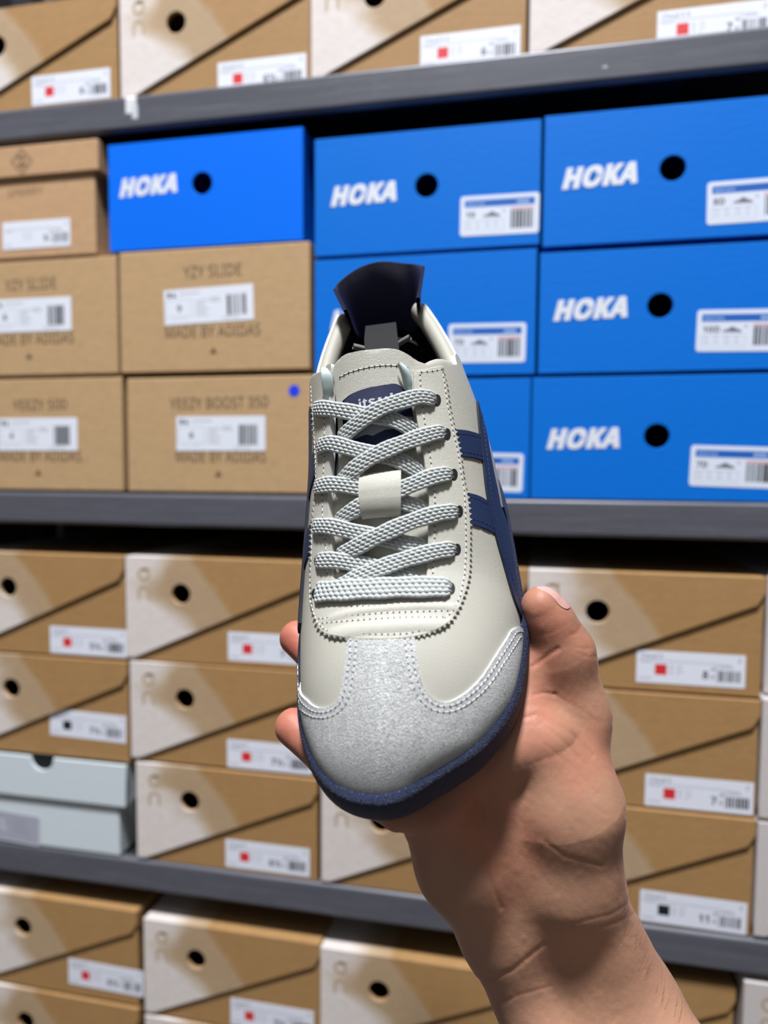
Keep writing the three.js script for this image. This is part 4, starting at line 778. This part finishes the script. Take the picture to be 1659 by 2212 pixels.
// ------------------------------------------------------------------ the hand and forearm, in the sneaker's frame and millimetres
{
  const at = (px, py, z) => onPlane(px, py, 'z', z);
  const away = (px, py, depth, r) => { const v = new THREE.Vector3((px - W / 2) / FOCAL * depth, -(py - H / 2) / FOCAL * depth, -depth).applyMatrix4(camInShoe); return [v, r]; };
  const put = (p) => (p.length === 2 ? { p: p[0], r: p[1] } : { p: at(p[0], p[1], p[2]), r: p[3] });
  const capsule = (p, q) => ({ a: put(p).p, ra: put(p).r, b: put(q).p, rb: put(q).r });
  const chain = (...pts) => pts.slice(1).map((q, i) => capsule(pts[i], q));
  const parts = [
    // palm and forearm, blended broadly
    { k: 16, list: [
      ...chain([925, 1732, -22, 15], away(996, 1868, 327, 19), away(1091, 2014, 343, 20), away(1164, 2140, 345, 21.3), away(1302, 2440, 318, 25), away(1560, 3000, 296, 29)),
      ...chain([1180, 1600, -16, 13], away(1224, 1740, 324, 23.2), away(1226, 1890, 330, 22.7), away(1297, 2050, 340, 20.3), away(1354, 2160, 340, 22), away(1488, 2400, 316, 26), away(1770, 2900, 296, 30)),
      ...chain([1040, 1620, -17, 13], away(1092, 1800, 334, 17), away(1160, 1960, 340, 19), away(1235, 2080, 345, 20.5), away(1325, 2250, 335, 21.5), away(1650, 2920, 300, 29)),
      ...chain([950, 1720, -18, 11], [1050, 1610, -16, 11], [1120, 1560, -15, 11]),
      ...chain([1110, 1610, -15, 12], [1132, 1500, -12, 9.5], [1146, 1445, -6, 8], [1150, 1392, -2, 7]),
    ] },
    { k: 11, list: chain(away(1226, 1700, 329, 20), away(1239, 1545, 335, 15.8), away(1216, 1410, 330, 13.2), away(1186, 1340, 326, 9.9), away(1167, 1306, 323, 8.4)) },
    { k: 3.5, list: chain([1075, 1590, -15, 11.5], [860, 1540, -13.5, 9.6], [712, 1450, -10.5, 8.8], [641, 1378, -9.6, 8.9]) },
    { k: 3.5, list: chain([1000, 1670, -16, 11.5], [840, 1690, -14, 9.6], [706, 1634, -10.5, 8.8], [634, 1571, -9.6, 8.8]) },
    { k: 3.5, list: chain([960, 1720, -16, 10.5], [850, 1722, -13, 9], [770, 1690, -10.5, 8.3], [725, 1655, -9.8, 8.2]) },
    { k: 3.5, list: chain([935, 1755, -17, 10], [862, 1752, -13, 8], [815, 1728, -9.5, 7.4], [785, 1700, -8.8, 7.2]) },
  ];
  const joints = [5, 11, 9, 3.5, 3.5, 4.5];
  const creases = [
    { w: 1.30, d: 0.31, pts: [[1020, 1700], [1042, 1760], [1043, 1820], [1055, 1890], [1082, 1960]] },
    { w: 1.10, d: 0.28, pts: [[1128, 1552], [1160, 1543], [1195, 1560], [1240, 1590], [1280, 1632]] },
    { w: 0.95, d: 0.17, pts: [[1170, 1560], [1220, 1605], [1262, 1650]] }, { w: 0.95, d: 0.12, pts: [[1180, 1610], [1240, 1660], [1290, 1715]] }, { w: 0.95, d: 0.11, pts: [[1196, 1500], [1250, 1530], [1290, 1560]] },
    { w: 1.20, d: 0.37, pts: [[1150, 1440], [1163, 1432], [1185, 1415], [1205, 1402]] }, { w: 1.00, d: 0.25, pts: [[1155, 1500], [1175, 1497], [1200, 1500]] },
    { w: 0.95, d: 0.19, pts: [[1180, 1820], [1220, 1850], [1300, 1870]] }, { w: 0.95, d: 0.11, pts: [[1240, 1690], [1280, 1740], [1310, 1760]] },
    { w: 1.20, d: 0.34, pts: [[1030, 2118], [1070, 2112], [1110, 2094], [1150, 2060], [1175, 2040]] }, { w: 0.95, d: 0.15, pts: [[1060, 2180], [1120, 2150], [1190, 2130]] }, { w: 0.95, d: 0.14, pts: [[1200, 2010], [1260, 1990], [1320, 1975], [1370, 1945]] }, { w: 0.95, d: 0.12, pts: [[1200, 2030], [1270, 2012], [1340, 1990], [1385, 1965]] },
    { w: 0.95, d: 0.15, pts: [[1255, 1352], [1245, 1368], [1232, 1372]] }, { w: 0.95, d: 0.12, pts: [[1280, 1400], [1262, 1402], [1245, 1398]] }, { w: 0.95, d: 0.12, pts: [[1286, 1420], [1264, 1418], [1246, 1410]] },
    { w: 1.10, d: 0.28, pts: [[862, 1795], [866, 1812], [878, 1822]] },
  ].map((c) => ({ ...c, xy: c.pts.map(([x, y]) => new THREE.Vector3((x - W / 2) / FOCAL, -(y - H / 2) / FOCAL, 0)) }));
  const _p = new THREE.Vector3(), _e = new THREE.Vector3();
  const cone = (p, s) => { _e.subVectors(s.b, s.a); const l = _e.lengthSq(), t = clamp(_p.subVectors(p, s.a).dot(_e) / l, 0, 1); return _p.subVectors(p, s.a).addScaledVector(_e, -t).length() - lerp(s.ra, s.rb, t); };
  const smin = (a, b, k) => { const h = Math.max(k - Math.abs(a - b), 0) / k; return Math.min(a, b) - h * h * h * k / 6; };
  const coarse = (p) => {
    let all = 1e3;
    parts.forEach((g, i) => { let d = 1e3; for (const s of g.list) d = smin(d, cone(p, s), g.k); all = i === 0 ? d : smin(all, d, joints[i]); });
    // flesh flattens where the sole presses on it
    return all;
  };
  const segDist = (p, a, b) => { const x = b.x - a.x, y = b.y - a.y, t = clamp(((p.x - a.x) * x + (p.y - a.y) * y) / (x * x + y * y), 0, 1); return Math.hypot(p.x - a.x - t * x, p.y - a.y - t * y); };
  const _v = new THREE.Vector3(), seen = (p) => { _v.copy(p).applyMatrix4(shoeInCam); const D = -_v.z; _v.set(_v.x / D, _v.y / D, 0); return D; };
  const palmSide = (p) => grad(coarse, p, 0.8).applyMatrix4(turnOnly).z;
  const turnOnly = new THREE.Matrix4().makeRotationFromEuler(SHOE_TURN);
  const tooFine = (p) => {
    let d = 0; const D = seen(p);
    for (const c of creases) { let r = 1e3; for (let i = 0; i < c.xy.length - 1; i++) r = Math.min(r, D * segDist(_v, c.xy[i], c.xy[i + 1])); if (r < c.w * 3) d += c.d * Math.exp(-((r / c.w) ** 2)); }
    return d + 0.5 * (fbm(p.x * 0.07 + 20, p.y * 0.07 + 20, 64, 3, 90) - 0.5) + 0.16 * (fbm(p.x * 0.45 + 40, p.y * 0.45 + 40, 256, 2, 91) - 0.5);
  };
  const skinAt = (p) => coarse(p) + tooFine(p);
  const box = new THREE.Box3(); for (const g of parts) for (const s of g.list) { box.expandByPoint(s.a.clone().addScalar(s.ra + 8)); box.expandByPoint(s.a.clone().addScalar(-s.ra - 8)); box.expandByPoint(s.b.clone().addScalar(s.rb + 8)); box.expandByPoint(s.b.clone().addScalar(-s.rb - 8)); }
  const size = Math.max(...box.getSize(new THREE.Vector3()).toArray()), mid = box.getCenter(new THREE.Vector3()), N = 176;
  const mc = new MarchingCubes(N, new THREE.MeshStandardMaterial(), false, false, 400000);
  mc.isolation = 0;
  const q = new THREE.Vector3();
  const cell = (x, y, z) => q.set(x, y, z).multiplyScalar(2 / N).addScalar(-1).multiplyScalar(size / 2).add(mid), B = 8, reach = size / N * B * 0.9 + 4;
  for (let bz = 0; bz < N; bz += B) for (let by = 0; by < N; by += B) for (let bx = 0; bx < N; bx += B) {
    const d = coarse(cell(bx + B / 2, by + B / 2, bz + B / 2)), far = Math.abs(d) > reach;
    for (let z = bz; z < bz + B; z++) for (let y = by; y < by + B; y++) for (let x = bx; x < bx + B; x++) mc.field[x + y * N + z * N * N] = far ? -d : -coarse(cell(x, y, z));
  }
  mc.update();
  const count = mc.count ?? mc.geometry.drawRange.count;
  let g = new THREE.BufferGeometry(); g.setAttribute('position', new THREE.Float32BufferAttribute(mc.positionArray.slice(0, count * 3), 3));
  { const p = g.attributes.position; for (let i = 0; i < p.count; i++) p.setXYZ(i, p.getX(i) * size / 2 + mid.x, p.getY(i) * size / 2 + mid.y, p.getZ(i) * size / 2 + mid.z); }
  g = mergeVertices(g, 0.02);
  let V = []; { const p = g.attributes.position; for (let i = 0; i < p.count; i++) V.push(new THREE.Vector3().fromBufferAttribute(p, i)); }
  let F = Array.from(g.index.array);
  const grad = (f, p, e) => new THREE.Vector3(f(_g.set(p.x + e, p.y, p.z)) - f(_g.set(p.x - e, p.y, p.z)), f(_g.set(p.x, p.y + e, p.z)) - f(_g.set(p.x, p.y - e, p.z)), f(_g.set(p.x, p.y, p.z + e)) - f(_g.set(p.x, p.y, p.z - e))).normalize();
  const _g = new THREE.Vector3();
  const settle = (p, f, e, n = 2) => { for (let k = 0; k < n; k++) { const d = f(p), gr = grad(f, p, e); p.addScaledVector(gr, -clamp(d, -2, 2)); } return p; };
  // split each triangle in four, then settle every vertex on the skin
  { const midOf = new Map(), next = []; const m = (a, b) => { const k = a < b ? a * 1e6 + b : b * 1e6 + a; if (!midOf.has(k)) { midOf.set(k, V.length); V.push(V[a].clone().add(V[b]).multiplyScalar(0.5)); } return midOf.get(k); };
    for (let i = 0; i < F.length; i += 3) { const [a, b, c] = [F[i], F[i + 1], F[i + 2]]; if (a === b || b === c || a === c) continue; const ab = m(a, b), bc = m(b, c), ca = m(c, a); next.push(a, ab, ca, ab, b, bc, ca, bc, c, ab, bc, ca); } F = next; }
  const pos = new Float32Array(V.length * 3), nor = new Float32Array(V.length * 3), col = new Float32Array(V.length * 3), uv = new Float32Array(V.length * 2);
  const tips = [at(641, 1378, -9), at(634, 1571, -9), away(1167, 1306, 323, 0)[0]], knuckles = [away(1216, 1410, 331, 0)[0], at(1160, 1545, 0), at(1150, 1440, 2)];
  const lines = (p) => { let d = 0; const D = seen(p); for (const c of creases) { let r = 1e3; for (let i = 0; i < c.xy.length - 1; i++) r = Math.min(r, D * segDist(_v, c.xy[i], c.xy[i + 1])); d = Math.max(d, c.d * Math.exp(-((r / (c.w * 1.3)) ** 2))); } return Math.min(1, d); };
  V.forEach((p, i) => {
    settle(p, skinAt, 0.6, 2); const n = grad(skinAt, p, 0.5);
    pos.set([p.x * MM, p.y * MM, p.z * MM], i * 3); nor.set([n.x, n.y, n.z], i * 3); uv.set([p.x * MM, (p.y + p.z * 0.6) * MM], i * 2);
    const red = Math.max(...tips.map((t, k) => (k === 2 ? 0.4 : 1) * smooth(26, 6, t.distanceTo(p))), 0.22 * Math.max(...knuckles.map((t) => smooth(18, 4, t.distanceTo(p))))), blot = fbm(p.x * 0.06 + 9, p.y * 0.06 + 9, 64, 4, 95), ln = n.clone().applyMatrix4(turnOnly).z > 0 ? lines(p) * 0.35 : 0;
    const c = [170, 127, 101].map((v, k) => v * (0.94 + 0.12 * blot) + [6, -20, -14][k] * red + [-14, -30, -30][k] * ln + [4, -6, -5][k] * smooth(0.45, 0.75, fbm(p.x * 0.03, p.y * 0.03 + 5, 64, 3, 97)));
    const cc = srgb(...c.map((v) => clamp(v, 0, 255))); col.set([cc.r, cc.g, cc.b], i * 3);
  });
  const geo = new THREE.BufferGeometry(); geo.setAttribute('position', new THREE.BufferAttribute(pos, 3)); geo.setAttribute('normal', new THREE.BufferAttribute(nor, 3)); geo.setAttribute('color', new THREE.BufferAttribute(col, 3)); geo.setAttribute('uv', new THREE.BufferAttribute(uv, 2)); geo.setIndex(F);
  // which way the triangles face
  { const a = V[F[0]], b = V[F[1]], c = V[F[2]], n = new THREE.Vector3().crossVectors(b.clone().sub(a), c.clone().sub(a)); if (n.dot(new THREE.Vector3(nor[F[0] * 3], nor[F[0] * 3 + 1], nor[F[0] * 3 + 2])) < 0) { for (let i = 0; i < F.length; i += 3) [F[i + 1], F[i + 2]] = [F[i + 2], F[i + 1]]; geo.setIndex(F); } }
  const pores = dataTex(512, (u, v) => { const [a, b] = worley(u * 64, v * 64, 64, 3); return 0.3 + 0.5 * smooth(0, 0.4, b - a) + 0.3 * fbm(u * 20, v * 60, 20, 3, 4); });
  const skin = phys({ color: 0xffffff, vertexColors: true, roughness: 0.5, specularIntensity: 0.7, bumpMap: rep(pores, 1 / 0.04), bumpScale: 0.00005, sheen: 0.25, sheenColor: new THREE.Color(0.9, 0.5, 0.4), sheenRoughness: 0.5 });
  const person = thing('person', 'bare right hand and forearm gripping the sneaker toe from beneath, thumb on its side', 'person');
  person.position.copy(shoe.position); person.quaternion.copy(shoe.quaternion);
  mesh('body', geo, skin, person);
  // thumb nail: a thin curved plate on the back of the thumb tip
  {
    const c = away(1171, 1300, 323, 0)[0], toCam = new THREE.Vector3(0, 0, 1).transformDirection(camInShoe), right = new THREE.Vector3(1, 0, 0).transformDirection(camInShoe), upw = new THREE.Vector3(0, 1, 0).transformDirection(camInShoe);
    const n = right.clone().multiplyScalar(0.9).addScaledVector(upw, 0.26).addScaledVector(toCam, 0.3).normalize(), lenD = upw.clone().multiplyScalar(0.86).addScaledVector(right, -0.45); lenD.addScaledVector(n, -lenD.dot(n)).normalize(); const wid = new THREE.Vector3().crossVectors(n, lenD);
    const ptAt = (u, w, off) => { const r = w, a = u * Math.PI * 2, cx = Math.cos(a), sx = Math.sin(a), X = 5.2 * Math.sign(cx) * Math.abs(cx) ** 0.7 * r, Y = 6.4 * Math.sign(sx) * Math.abs(sx) ** 0.75 * r; const p = c.clone().addScaledVector(wid, X).addScaledVector(lenD, Y + 1).addScaledVector(n, 16); for (let k = 0; k < 24; k++) p.addScaledVector(n, -Math.max(0.0, coarse(p)) * 0.9); return p.addScaledVector(n, off); };
    mesh('thumb_nail', merge([gridGeo(40, 10, (u, w) => ptAt(u, w, 0.45 + 0.25 * (1 - w * w))), gridGeo(40, 1, (u, w) => ptAt(u, 1, 0.45 - 0.9 * w))]), phys({ color: srgb(202, 156, 144), roughness: 0.3, clearcoat: 0.4, clearcoatRoughness: 0.3 }), person).userData.label = 'pale pink thumb nail';
  }
  // fine hairs along the outer edge of the wrist
  const hairs = [];
  for (let k = 0; k < 46; k++) {
    const t = rnd(), x = lerp(1372, 1520, t ** 0.9), y = lerp(1900, 2190, t), p = settle(away(x, y, 290 + 22 * rnd(), 0)[0].addScaledVector(new THREE.Vector3(1, 0, 0), 8 * rnd()), coarse, 0.6, 24), n = grad(coarse, p, 0.6);
    const d = n.clone().multiplyScalar(0.55).add(new THREE.Vector3(0.25 * (rnd() - 0.5), 0.8, 0)).normalize(), l = 4 + 4 * rnd();
    const cv = new THREE.QuadraticBezierCurve3(p.clone(), p.clone().addScaledVector(d, l * 0.5).addScaledVector(n, 0.8), p.clone().addScaledVector(d, l));
    const hg = new THREE.TubeGeometry(cv, 5, 0.035, 3); hg.scale(MM, MM, MM); hairs.push(hg);
  }
  const hm = mesh('arm_hair', mergeGeometries(hairs), std({ color: srgb(88, 62, 46), roughness: 0.6 }), person); hm.userData.kind = 'stuff';
}

scene.traverse((o) => { if (o.isLight) o.castShadow = true; });
renderer.render(scene, camera);
